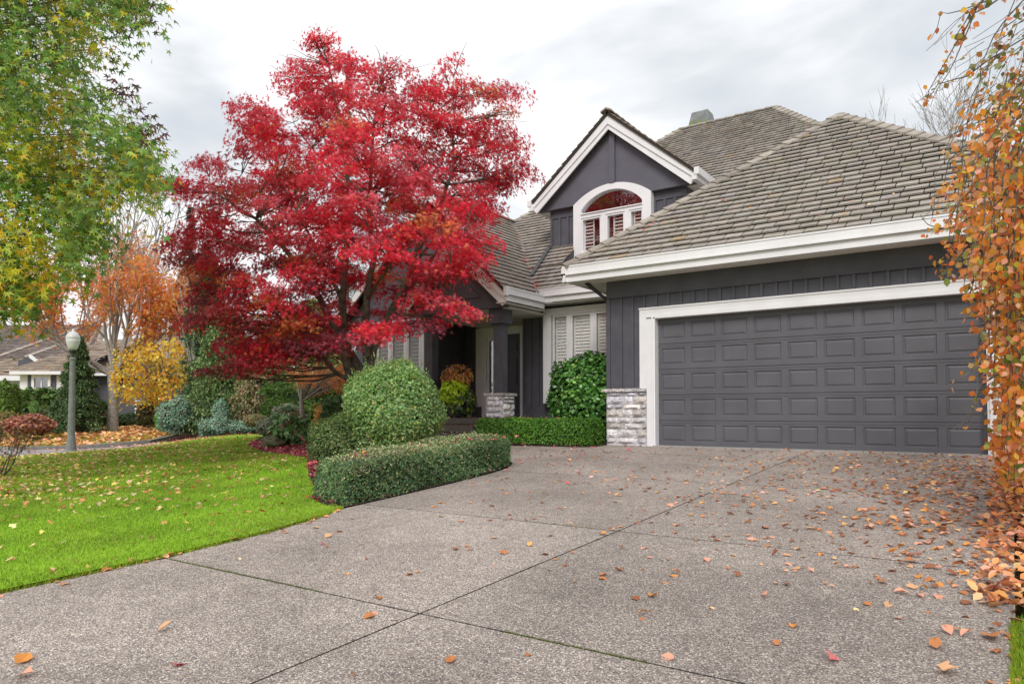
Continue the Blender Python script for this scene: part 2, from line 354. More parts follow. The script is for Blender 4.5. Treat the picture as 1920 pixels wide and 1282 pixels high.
# base ground: one sheet to the horizon, finer near the camera
gx = np.concatenate([np.linspace(-600, -45, 12), np.arange(-40, 30, 1.0), np.linspace(35, 600, 12)])
gy = np.concatenate([np.linspace(-300, -30, 8), np.arange(-26, 45, 1.0), np.linspace(50, 700, 12)])
X, Y = np.meshgrid(gx, gy); P = np.c_[X.ravel(), Y.ravel()]; Z = HT(P)-.09
nx, ny = len(gx), len(gy); q = (np.arange(ny-1)[:, None]*nx+np.arange(nx-1)[None]).ravel()
S(np_mesh('ground', np.c_[P, Z], np.c_[q, q+1, q+nx+1, q+nx], np.ones((len(P), 3)), M['ground'], smooth=True, loops=4))

pw = lambda px, D: tuple(atxy(px, D))
left_edge = [(.02, -22), (.05, -14), (.08, -11), (.12, -9.6), (.05, -8.6), (-.1, -7.9), (-.28, -7.45)]
hedge_front = [(-.28, -7.45), (-.34, -6.5), (-.42, -5.5), (-.55, -4.5), (-.68, -3.9)]
drive_poly = left_edge + hedge_front[1:] + [(-1.0, -3.3), (-1.8, -2.6), (-3.2, -2.1), (-6.6, -1.9), (-6.6, -.75), (-4.1, -.85), (-1.25, -.62), (-1.02, -.5), (-1.0, 0.02), (5.6, 0.02), (5.46, -3), (5.44, -7.6), (5.42, -14), (5.4, -22)]
def clip_rect(poly, x0, x1, y0, y1):
    def cut(pl, ins, inter):
        o = []
        for i in range(len(pl)):
            a, b = pl[i-1], pl[i]
            if ins(b):
                if not ins(a): o.append(inter(a, b))
                o.append(b)
            elif ins(a): o.append(inter(a, b))
        return o
    def ix(v): return lambda a, b: (v, a[1]+(b[1]-a[1])*(v-a[0])/(b[0]-a[0]))
    def iy(v): return lambda a, b: (a[0]+(b[0]-a[0])*(v-a[1])/(b[1]-a[1]), v)
    for ins, it in ((lambda p: p[0] >= x0, ix(x0)), (lambda p: p[0] <= x1, ix(x1)), (lambda p: p[1] >= y0, iy(y0)), (lambda p: p[1] <= y1, iy(y1))):
        poly = cut(poly, ins, it)
        if len(poly) < 3: return []
    return poly
S(sheet('driveway_base', drive_poly, .6, lambda q: drive_z(q[:, 1])-.012, M['joint_dirt']))
g_ = .0065; slabs = []
ys_ = [-22, -16.2, -12.6, -9.58, -7.15, -4.2, -1.35, .05]
for j in range(len(ys_)-1):
    for xa, xb in ((-8, 2.74), (2.74, 6)):
        p = clip_rect(drive_poly, xa+g_, xb-g_, ys_[j]+g_, ys_[j+1]-g_)
        if len(p) > 2: slabs.append(p)
mb = MB()
for p in slabs:
    p = [q for i, q in enumerate(p) if math.dist(q, p[i-1]) > 1e-4]; cc_ = np.mean(p, axis=0)
    p = [(q[0]+(cc_[0]-q[0])*w_, q[1]+(cc_[1]-q[1])*w_) for q in densify(p, .05) for w_ in [max(0, rng.normal(0, .0011))]]
    tn = rng.uniform(.92, 1.06); tn = (tn*1.12, tn*1.08, tn*1.06); mb.face([(x, y, float(drive_z(y))) for x, y in p], tn)
    for i in range(len(p)):
        a, b = p[i-1], p[i]; mb.face([(a[0], a[1], drive_z(a[1])-.028), (b[0], b[1], drive_z(b[1])-.028), (b[0], b[1], drive_z(b[1])), (a[0], a[1], drive_z(a[1]))], (.3, .3, .3))
o = mb.build('driveway', M['aggregate'], fix=False)
import bmesh
bm = bmesh.new(); bm.from_mesh(o.data)
for f in bm.faces:
    f.normal_update()
    if abs(f.normal.z) > .5 and f.normal.z < 0: f.normal_flip()
bm.to_mesh(o.data); bm.free(); S(o)

bed_front = [pw(580, 10.4), pw(576, 12.4), pw(540, 13.6), pw(495, 14.8), pw(466, 16.6), pw(470, 17.8), pw(500, 21.3), pw(400, 22.2), pw(300, 23.8)]
lawn_poly = [(x-.004, y) for x, y in left_edge] + [(-.55, -7.45), (-1.15, -7.15), (-1.6, -6.7)] + bed_front + [pw(290, 20.2), pw(140, 17.9), pw(20, 17.3), pw(-250, 16.5), pw(-700, 14), (-14, -22)]
S(sheet('lawn', lawn_poly, .4, lambda q: HT(q)+.012, M['lawn']))
bed_poly = [(-.3, -7.46), (-.56, -7.46), (-1.16, -7.16), (-1.61, -6.71)] + bed_front + [pw(330, 28), pw(600, 30), (-12, 6), (-9.5, 2.2), (-3.4, 2.2), (-1.02, 2.2), (-1.02, -.5), (-1.3, -.64), (-4.1, -.87), (-6.62, -.77), (-6.62, -1.93), (-3.2, -2.12), (-1.8, -2.62), (-1.0, -3.32), (-.7, -3.9)] + hedge_front[::-1][1:-1]
S(sheet('planting_bed', bed_poly, .5, lambda q: HT(q)+.002, M['soil']))
street_poly = [pw(-700, 14), pw(-250, 16.4), pw(20, 17.2), pw(140, 17.8), pw(290, 20.1), pw(335, 23), pw(300, 25), pw(281, 25.1), pw(20, 21.7), pw(-300, 20.5), pw(-900, 22)]
S(sheet('street', street_poly, .5, lambda q: HT(q)-.02, M['street']))
far_poly = [pw(-900, 20.3), pw(-300, 20.8), pw(20, 22.0), pw(281, 25.5), pw(335, 27.2), pw(420, 37), pw(-900, 40)]
S(sheet('far_lawn', far_poly, .7, lambda q: HT(q)+.06, M['far_lawn']))
mb = MB(); kp = [pw(-900, 20.2), pw(-300, 20.7), pw(20, 21.9), pw(150, 23.4), pw(281, 25.4), pw(335, 27)]
for a, b in zip(kp[:-1], kp[1:]):
    mb.obox((*a, H1(*a)), (*b, H1(*b)), .14, .16)
S(mb.build('kerb', M['concrete']))
right_lawn = [(5.43, -22), (5.45, -14), (5.47, -8.3), (6.2, -8.0), (30, -8), (30, -22)]
S(sheet('side_lawn', right_lawn, .5, lambda q: HT(q)+.012, M['lawn']))
right_bed = [(5.475, -8.28), (5.47, -3), (5.63, 0), (5.9, .0), (30, 0), (30, -7.98), (6.2, -7.98)]
S(sheet('side_bed', right_bed, .5, lambda q: HT(q)+.004, M['soil']))

# grass blades
def blades(name, poly, dens, near, far, hgt, label, wide=1.3):
    xs = [p[0] for p in poly]; ys = [p[1] for p in poly]
    A_ = (max(xs)-min(xs))*(max(ys)-min(ys)); n = int(A_*dens)
    P = np.c_[rng.uniform(min(xs), max(xs), n), rng.uniform(min(ys), max(ys), n)]
    rel = P-CAM[:2]; d = rel@FW[:2]; lat = rel@RT[:2]
    ok = (d > near) & (d < far) & (np.abs(lat) < d*.76+.5)
    ok &= rng.random(n) < np.clip((7.0/np.maximum(d, 1))**1.35, 0, 1)
    P = P[ok]; P = P[inpoly(P, poly)]; n = len(P); d = (P-CAM[:2])@FW[:2]
    z = HT(P)+.008
    T = np.c_[rng.normal(0, .42, (n, 2)), np.ones(n)]; nn = rng.normal(size=(n, 3)); nn[:, 2] *= .2
    sz = hgt*rng.uniform(.6, 1.3, n)*np.clip(d/8, 1, 1.5)
    t = TRI[0].copy(); t[:, 0] *= wide
    w = np.sin(P[:, 0]*1.7+np.sin(P[:, 1]*1.3)*2)*np.sin(P[:, 1]*2.1)*.5+.5
    w2 = np.sin(P[:, 0]*.9+2)*np.sin(P[:, 1]*.7+P[:, 0]*.5)*.5+.5
    base = np.array([.25, .44, .03])*(1-w[:, None]*.5)+np.array([.39, .52, .06])*w[:, None]*.5; base = base*(1-.22*w2[:, None])+np.array([.3, .3, .06])*(.12*w2[:, None])
    c = np.clip(base*(1+rng.normal(0, .22, (n, 1))), .01, .8); dry = rng.random(n) < .03; c[dry] = (.4, .38, .12)
    o = scatter(name, np.c_[P, z], nn, sz, (t, TRI[1]), c, M['grass'], tdir=T); tag(o, label, 'grass', kind='stuff'); return o
blades('grass', [(x-(.0 if i else 0), y) for i, (x, y) in enumerate(lawn_poly)], 4200, 4.4, 20, .03, 'short bright green mown grass of the front lawn left of the driveway')
blades('grass', [(5.41, -16), (5.46, -8.2), (8, -8.2), (8, -16)], 24000, 2.2, 9, .03, 'short green grass strip along the right edge of the driveway', .6)
print('grass ok')
# ---------------------------------------------------------------- the house
def shakes(O, Uu, Vv, poly, expo=.2, wid=.27, t=.032, cbase=(1, 1, 1), mb=None, jit=.05, under=True, tint=None):
    """roof covering on a plane: O origin, Uu along the eave, Vv up the slope; poly in (u, v)"""
    mb = mb or MB(); O = np.array(O, float); Uu = unit(np.array(Uu, float)); Vv = unit(np.array(Vv, float)); Nn = np.cross(Uu, Vv)
    if Nn[2] < 0: Nn = -Nn
    W = lambda u, v, n: O+Uu*u+Vv*v+Nn*n
    def span(v):
        xs = []
        for i in range(len(poly)):
            a, b = poly[i-1], poly[i]
            if (a[1]-v)*(b[1]-v) <= 0 and a[1] != b[1]: xs.append(a[0]+(b[0]-a[0])*(v-a[1])/(b[1]-a[1]))
        return (min(xs), max(xs)) if len(xs) > 1 else None
    v0 = min(p[1] for p in poly); v1 = max(p[1] for p in poly); v = v0; row = 0
    while v < v1-1e-3:
        vt = min(v+expo+.0, v1-1e-4); s0 = span(v+1e-4); s1 = span(vt-1e-4)
        if s0 and s1:
            lo = min(s0[0], s1[0]); hi = max(s0[1], s1[1]); u = lo-rng.uniform(0, wid)
            while u < hi:
                w = wid*rng.uniform(.82, 1.15); a, b = u+.009, u+w-.009
                a0, b0 = max(a, s0[0]), min(b, s0[1]); a1, b1 = max(a, s1[0]), min(b, s1[1]); u += w
                if b0 <= a0 and b1 <= a1: continue
                a0, b0 = min(a0, s0[1]), max(b0, s0[0]); a1, b1 = min(a1, s1[1]), max(b1, s1[0])
                if b0 < a0: b0 = a0 = (a0+b0)/2
                if b1 < a1: b1 = a1 = (a1+b1)/2
                th = t*rng.uniform(.9, 1.12); dv = rng.uniform(-.004, .004); g = np.clip(1+rng.normal(0, jit), .6, 1.5)
                c = (g*cbase[0]*(1+rng.normal(0, .02)), g*cbase[1], g*cbase[2]*(1+rng.normal(0, .03)))
                if rng.random() < .015: c = (c[0]*1.1, c[1]*.95, c[2]*.78)
                mb.solid([W(a0, v+dv, th-.03), W(b0, v+dv, th-.03), W(b0, v+dv, th), W(a0, v+dv, th), W(a1, vt+.01, .012), W(b1, vt+.01, .012)],
                         [(0, 1, 2, 3), (3, 2, 5, 4), (0, 3, 4), (1, 5, 2), (0, 4, 5, 1)], c)
        v += expo; row += 1
    return mb
def slab(mb, pts, n, t=.05):
    n = unit(np.array(n, float)); P = [np.array(p, float) for p in pts]; k = len(P)
    mb.solid(P+[p-n*t for p in P], [tuple(range(k)), tuple(range(2*k-1, k-1, -1))]+[(i, (i+1) % k, (i+1) % k+k, i+k) for i in range(k)], (1, 1, 1))
def caps(mb, a, b, w=.26, step=.3, c=(.95, .93, .9), lift=.06):
    """overlapping cap shakes along a hip or ridge from low a to high b"""
    a = np.array(a, float); b = np.array(b, float); d = b-a; Ln = np.linalg.norm(d); d /= Ln; s_ = unit(np.cross(d, (0, 0, 1))); u = np.cross(s_, d); n = int(Ln/step)
    for i in range(n):
        p = a+d*(i*Ln/n); q = a+d*((i+1)*Ln/n+.04); g = 1+rng.normal(0, .1); cc = tuple(x*g for x in c)
        for sg in (-1, 1):
            e = unit(s_*sg*.85-u*.42)
            mb.solid([p+u*(lift+.03), p+e*w*.62+u*(lift+.03), q+e*w*.62+u*lift, q+u*lift, p+u*(lift-.01), p+e*w*.62+u*(lift-.01), q+e*w*.62+u*(lift-.02), q+u*(lift-.02)],
                     [(0, 1, 2, 3), (4, 7, 6, 5), (0, 4, 5, 1), (2, 1, 5, 6), (3, 2, 6, 7)], cc)

H = empty('house', (0, 0, 0)); tag(H, 'dark grey two storey house with white trim, brown shake roofs and a wide double garage', 'house')
KG, KM, KP, KD, EZ = .81, .785, .915, .89, 3.47
# --- garage roof
gx0, gx1, gy0 = -1.68, 6.86, -.57; hw = (gx1-gx0)/2; ax, ay, az = (gx0+gx1)/2, gy0+hw, EZ+KG*hw
gback = 9.0
def nv(k): return math.sqrt(1+k*k)
r_ = MB(); sl = hw*nv(KG)
shakes((gx0, gy0, EZ), (1, 0, 0), (0, 1, KG), [(0, 0), (2*hw, 0), (hw, sl)], expo=.205, wid=.31, mb=r_, t=.06)
shakes((gx0, gback, EZ), (0, -1, 0), (1, 0, KG), [(0, 0), (gback-gy0, 0), (gback-gy0-hw, sl), (0, sl)], expo=.198, mb=r_)
shakes((gx1, gy0, EZ), (0, 1, 0), (-1, 0, KG), [(0, 0), (gback-gy0, 0), (gback-gy0, sl), (hw, sl)], expo=.198, mb=r_)
caps(r_, (gx0, gy0, EZ), (ax, ay, az)); caps(r_, (gx1, gy0, EZ), (ax, ay, az)); caps(r_, (ax, ay+.05, az), (ax, gback, az))
groof = r_.build('garage_roof', M['shake'], H, fix=False)
b_ = MB(); e3 = [(gx0, gy0, EZ), (gx1, gy0, EZ), (ax, ay, az)]
b_.solid([(gx0, gy0, EZ-.004), (gx1, gy0, EZ-.004), (ax, ay, az-.004), (ax, gback, az-.004), (gx0, gback, EZ-.004), (gx1, gback, EZ-.004)], [(0, 1, 2), (0, 2, 3, 4), (1, 5, 3, 2), (4, 3, 5)])
b_.build('roof_underlay', M['roofbase'], groof)
# --- main roof: front plane z = EZ + KM (Y-1.4)
ye = 1.40; mz = lambda y: EZ+KM*(y-ye)
RY = 9.6; RZ = mz(RY); RL, RR_ = -3.27, -.21
jx, jy = -6.83, 5.13; jz = mz(jy)
r_ = MB(); n1 = nv(KM); V_ = lambda y: (y-ye)*n1
NY0, NY1, NX0, NX1 = 2.4, 3.2, -3.5, -1.0      # the roof is notched in front of the dormer window
mpoly = [(0, 0), (2.6, 0), (8.0, V_(3.35)), (RR_+3.62+4.9, V_(3.4)), (RR_+3.62, V_(RY)), (RL+3.62, V_(RY)), (jx+3.62, V_(jy))]
for (a0, a1, b0, b1) in ((-9, 12, 0, V_(NY0)), (-9, NX0+3.62, V_(NY0), V_(NY1)), (NX1+3.62, 12, V_(NY0), V_(NY1)), (-9, 12, V_(NY1), V_(RY))):
    pp = clip_rect(mpoly, a0, a1, b0, b1)
    if len(pp) > 2: shakes((-3.62, ye, EZ), (1, 0, 0), (0, 1, KM), pp, expo=.2, wid=.26, mb=r_, t=.058)
nb = MB(); nb.solid([(NX0, NY0, mz(NY0)-.01), (NX0, NY1, mz(NY1)+.02), (NX0, NY1, mz(NY0)-.05), (NX0-.02, NY0, mz(NY0)-.01), (NX0-.02, NY1, mz(NY1)+.02), (NX0-.02, NY1, mz(NY0)-.05)], [(0, 1, 2), (5, 4, 3), (0, 3, 4, 1), (1, 4, 5, 2), (2, 5, 3, 0)])
nb.box(NX0, NX1, NY0-.02, NY1+.1, mz(NY0)-.08, mz(NY0)-.03)
caps(r_, (jx, jy, jz), (RL, RY, RZ)); caps(r_, (RR_+4.9, 3.4, mz(3.4)), (RR_, RY, RZ)); caps(r_, (RL, RY, RZ), (RR_, RY, RZ))
mroof = r_.build('main_roof', M['shake'], H, fix=False)
nb.build('flashing', M['darkmetal'], mroof)
b_ = MB(); q = lambda x, y, z=None: (x, y, (mz(y) if z is None else z)-.006)
for (a0, a1, b0, b1) in ((-9, 12, 0, V_(NY0)), (-9, NX0+3.62, V_(NY0), V_(NY1)), (NX1+3.62, 12, V_(NY0), V_(NY1)), (-9, 12, V_(NY1), V_(RY))):
    pp = clip_rect(mpoly, a0, a1, b0, b1)
    if len(pp) > 2: b_.face([q(u-3.62, ye+v/n1) for u, v in pp])
b_.solid([q(4.7, 3.4), q(RR_, RY), q(RL, RY), q(jx, jy), (-6.9, jy+.3, jz-.2), (-9.8, 14, 3.4), (4.7, 14, 3.4), (RR_, RY+.2, RZ), (RL, RY+.2, RZ)],
         [(2, 8, 5, 4, 3), (1, 0, 6, 7), (1, 7, 8, 2), (7, 6, 5, 8)])
b_.build('roof_underlay', M['roofbase'], mroof)
# --- porch roof: right slope z = EZ - KP (X+3.62); big gable front Y=1.22, small porch gable front Y=-.15
pe = -3.40; pz = lambda x: EZ-KP*(x+3.62); bx = -6.83; sx, sy = -4.97, -.16; PEZ = pz(pe)
r_ = MB(); n2 = nv(KP)
shakes((pe, sy, PEZ), (0, 1, 0), (-1, 0, KP), [(0, 0), (ye-sy, 0), (ye-sy+.25, .3), (jy-sy, (pe-jx)*n2), (1.22-sy, (pe-jx)*n2), (1.22-sy, (pe-sx)*n2), (0, (pe-sx)*n2)], expo=.2, wid=.25, mb=r_, t=.055)
# left slopes
shakes((2*sx-pe, 4, PEZ), (0, -1, 0), (1, 0, KP), [(0, 0), (4-sy, 0), (4-sy, (pe-sx)*n2), (0, (pe-sx)*n2)], expo=.2, mb=r_)
bl = 2*bx-pe
shakes((bl, 6, PEZ), (0, -1, 0), (1, 0, KP), [(0, 0), (6-1.22, 0), (6-1.22, (pe-bx)*n2), (0, (pe-bx)*n2)], expo=.2, mb=r_)
caps(r_, (bx, 1.1, pz(bx)), (bx, jy, pz(bx))); caps(r_, (sx, sy-.05, pz(sx)), (sx, 1.6, pz(sx)))
proof = r_.build('porch_roof', M['shake'], H, fix=False)
b_ = MB()
slab(b_, [(pe, sy, PEZ-.006), (pe, 1.22, PEZ-.006), (sx, 1.22, pz(sx)-.006), (sx, sy, pz(sx)-.006)], (KP, 0, 1), .04)
slab(b_, [(sx, sy, pz(sx)-.006), (sx, 1.3, pz(sx)-.006), (2*sx-pe, 1.3, PEZ-.006), (2*sx-pe, sy, PEZ-.006)], (-KP, 0, 1), .04)
slab(b_, [(pe, 1.221, PEZ-.006), (-3.62, ye, EZ-.006), (jx, jy, jz-.006), (bx, 1.221, pz(bx)-.006)], (KP, 0, 1), .04)
slab(b_, [(bx, 1.22, pz(bx)-.006), (bx, 6, pz(bx)-.006), (bl, 6, PEZ-.006), (bl, 1.22, PEZ-.006)], (-KP, 0, 1), .04)
b_.build('roof_underlay', M['roofbase'], proof)
# valley flashing
f_ = MB(); a = np.array((-3.6, 1.42, EZ+.02)); b = np.array((jx, jy, jz+.03)); f_.obox(a, b, .1, .03); f_.build('valley_flashing', M['flash'], H)
f_ = MB(); pass
a = np.array((-4.33, 3.18, mz(3.18)+.07)); k = np.array((-3.62, 1.4, EZ)); kk = np.array((jx, jy, jz)); b = k+(kk-k)*.15+np.array((0, 0, .06))
f_ = MB(); f_.obox(a, b, .1, .07); f_.build('flashing_strip', M['darkmetal'], H)

# --- gutters, fascias, soffits
def eave(name_g, pts, zt, inward, parent=H, hg=.185, hf=.13):
    """gutter following plan points (outer face line); inward = list of inward normals per segment"""
    g = MB(); fz = MB()
    for (a, b), nrm in zip(zip(pts[:-1], pts[1:]), inward):
        nrm = np.array(nrm, float); a = np.array(a, float); b = np.array(b, float)
        def quadbox(mb, o0, o1, z0, z1):
            P = [a+nrm*o0, b+nrm*o0, b+nrm*o1, a+nrm*o1]
            mb.solid([(p[0], p[1], z0) for p in P]+[(p[0], p[1], z1) for p in P], [(0, 3, 2, 1), (4, 5, 6, 7), (0, 1, 5, 4), (1, 2, 6, 5), (2, 3, 7, 6), (3, 0, 4, 7)])
        quadbox(g, .012, .10, zt-hg, zt-.03); quadbox(g, 0, .022, zt-.03, zt-.001); quadbox(g, .0, .03, zt-hg-.0, zt-hg+.03)
        quadbox(fz, .05, .1, zt-hg-hf, zt-hg)
    return g.build(name_g, M['white'], parent), fz.build('fascia', M['white'], parent)
eave('gutter', [(-1.72, -.62), (6.92, -.62)], EZ+.02, [(0, 1)])
eave('gutter', [(-1.72, 1.2), (-1.72, -.62)], EZ+.02, [(1, 0)])
eave('gutter', [(6.92, -.62), (6.92, 9)], EZ+.02, [(-1, 0)])
eave('gutter', [(-3.56, 1.36), (-1.0, 1.36)], EZ+.03, [(0, 1)])
eave('gutter', [(-3.335, -.1), (-3.335, 1.42)], PEZ+.03+.04, [(-1, 0)], hg=.17)
s_ = MB(); zb = EZ+.02-.185-.11
s_.box(-1.64, 6.85, -.53, .06, zb, zb+.02); s_.box(-1.64, -1.02, .06, 2.0, zb, zb+.02)
# grooves of the vented soffit boards
for i in range(int(8.4/.1)): s_.box(-1.6+i*.1, -1.59+i*.1, -.5, 0.0, zb-.006, zb-.001)
s_.build('soffit', M['soffit'], H)
s_ = MB(); zb2 = 3.16
s_.box(-4.3, -1.0, 1.45, 2.05, zb2, zb2+.02); s_.build('soffit', M['soffit'], H)

# --- walls
w_ = MB(); WT = zb
# garage front: a frame round the opening
w_.box(-1.0, -.02, 0, .25, -.3, WT); w_.box(-.02, 5.2, 0, .25, 2.42, WT); w_.box(5.2, 6.3, 0, .25, -.3, WT); w_.box(-1.0, -.75, .25, 9, -.3, WT); w_.box(6.05, 6.3, .25, 9, -.3, WT)
w_.build('garage_wall', M['siding'], H)
w_ = MB()
w_.box(-1.02, 6.32, -.05, -.0, 2.86, WT-.002)                    # frieze board
w_.box(-1.035, -.955, -.028, 0, 1.09, 2.855)
dxb = .2435; x = -.955-.03
xs = [-.23+dxb*i for i in range(-2, 27)]
for x in xs:
    if x > 6.25: break
    if x < -.3: w_.box(x-.024, x+.024, -.034, 0, 1.09, 2.858)
    elif x < 5.45: w_.box(x-.024, x+.024, -.034, 0, 2.63, 2.858)
    else: w_.box(x-.02, x+.02, -.022, 0, -.2, 2.858)
w_.build('batten', M['siding'], H)
# garage door frame and door
d_ = MB()
def casing(mb, x0, x1, zt, y, w, zb_, depth=.045, wl=None):
    mb.box(x0-w, x0, y-depth, y, zb_[0], zt+w); mb.box(x1, x1+w, y-depth, y, zb_[1], zt+w); mb.box(x0, x1, y-depth, y, zt, zt+w)
casing(d_, -.16, 5.34, 2.45, 0, .16, (1.09, -.02), .05)
d_.box(-.17, -.0, -.065, .14, -.01, 2.42); d_.box(5.18, 5.35, -.065, .14, -.01, 2.42); d_.box(-.17, 5.35, -.065, .14, 2.40, 2.47)
d_.box(-.06, -.03, -.085, -.065, 0, 2.42); d_.box(5.21, 5.24, -.085, -.065, 0, 2.42)
d_.box(-.33, 5.51, -.065, -.045, 2.585, 2.615)
d_.build('garage_door_frame', M['white'], H)
g_ = MB(); yd = .1; nR, nC_ = 5, 9; W_, Hh = 5.18, 2.4
rh = Hh/nR; cw = W_/nC_
for r in range(nR):
    z0 = r*rh; y = yd
    # section face as a grid with raised panels
    fx0, fx1, fz0, fz1 = .055, cw-.055, .085, rh-.085
    for c in range(nC_):
        X0 = c*cw; q4 = lambda u, v, d: (X0+u, y+d, z0+v)
        zz0, zz1 = .006, rh-.006
        o = [(0, zz0), (cw, zz0), (cw, zz1), (0, zz1)]; rings = [(o, 0)]
        for ins, dp in ((0, 0), (.014, .016), (.028, .016), (.05, .004)):
            rings.append(([(fx0+ins, fz0+ins), (fx1-ins, fz0+ins), (fx1-ins, fz1-ins), (fx0+ins, fz1-ins)], dp))
        pts = [q4(u, v, d) for ring, d in rings for u, v in ring]; F = []
        for k in range(len(rings)-1):
            for i in range(4): F.append((k*4+i, k*4+(i+1) % 4, (k+1)*4+(i+1) % 4, (k+1)*4+i))
        F.append(tuple(range((len(rings)-1)*4, len(rings)*4))); g_.solid(pts, F)
    g_.box(0, W_, y+.001, y+.045, z0+.006, z0+.03); g_.box(0, W_, y+.001, y+.045, z0+rh-.03, z0+rh-.006)
    g_.box(0, W_, y+.012, y+.04, z0-.006, z0+.006)
    g_.box(0, W_, y-.006, y+.002, z0+rh-.045, z0+rh-.03)
gd = g_.build('garage_door', M['door_paint'], H, fix=False)
k_ = MB(); k_.box(0, W_, yd+.046, yd+.07, 0, Hh); k_.build('door_back', M['darkmetal'], gd)
k_ = MB(); k_.box(0, W_, yd-.01, yd+.03, -.012, .014); k_.build('door_seal', M['concrete'], gd)
k_ = MB(); k_.box(-.02, 5.2, -.12, yd-.012, -.01, .012); k_.build('threshold', M['concrete'], H)

# --- ledge-stone veneer
def stone_face(mb, x0, x1, z0, z1, o, du, dn, cmul=1):
    """irregular courses on a vertical face: o origin, du along, dn outward"""
    o = np.array(o, float); du = np.array(du, float); dn = np.array(dn, float); z = z0
    while z < z1-.02:
        h = min(rng.choice([.09, .115, .135, .16]), z1-z)
        if z1-z-h < .04: h = z1-z
        x = x0
        while x < x1-.01:
            w = min(rng.uniform(.16, .46), x1-x)
            if x1-x-w < .09: w = x1-x
            g = np.clip(1.12+rng.normal(0, .2), .68, 1.55)*cmul; tint = rng.choice(3, p=[.5, .3, .2]); c = [(g, g, g*1.0), (g*.98, g*.98, g*1.05), (g*1.05, g*1.01, g*.95)][tint]
            nx_, nz_ = 5, 4; pts = []; m = .008; ph = rng.uniform(0, 6)
            for j in range(nz_):
                for i in range(nx_):
                    u = x+m+(w-2*m)*i/(nx_-1); v = z+m+(h-2*m)*j/(nz_-1); edge = i in (0, nx_-1) or j in (0, nz_-1)
                    dpt = .014+rng.uniform(-.004, .004) if edge else .03+rng.uniform(-.004, .024)
                    if j == 1 and not edge: dpt += .012
                    if not edge: u += rng.uniform(-.01, .01); v += rng.uniform(-.008, .008)
                    pts.append(o+du*u+dn*dpt+np.array((0, 0, v)))
            F = [(j*nx_+i, j*nx_+i+1, (j+1)*nx_+i+1, (j+1)*nx_+i) for j in range(nz_-1) for i in range(nx_-1)]
            b0 = len(pts); rim = [(i, 0) for i in range(nx_)]+[(nx_-1, j) for j in range(1, nz_)]+[(i, nz_-1) for i in range(nx_-2, -1, -1)]+[(0, j) for j in range(nz_-2, 0, -1)]
            for (i, j) in rim:
                u = x+m+(w-2*m)*i/(nx_-1); v = z+m+(h-2*m)*j/(nz_-1); pts.append(o+du*u+dn*.0+np.array((0, 0, v)))
            for k in range(len(rim)):
                k2 = (k+1) % len(rim); F.append((rim[k][1]*nx_+rim[k][0], rim[k2][1]*nx_+rim[k2][0], b0+k2, b0+k))
            mb.solid(pts, F, c); x += w
        z += h
s_ = MB(); stone_face(s_, 0, .86, -.06, 1.03, (-1.04, -.02, 0), (1, 0, 0), (0, -1, 0)); stone_face(s_, 0, .8, -.06, 1.03, (-1.02, .78, 0), (0, -1, 0), (-1, 0, 0))
sb = s_.build('stone_base', M['stone'], H)
k_ = MB(); k_.box(-1.03, -.18, -.026, .8, -.2, 1.03); k_.build('mortar', M['mortar'], sb)
k_ = MB(); k_.box(-1.11, -.62, -.1, .82, 1.03, 1.088, (1.05, 1.0, .93)); k_.box(-.614, -.172, -.097, .3, 1.03, 1.09, (.95, .95, .97)); k_.build('stone_cap', M['stone'], sb)

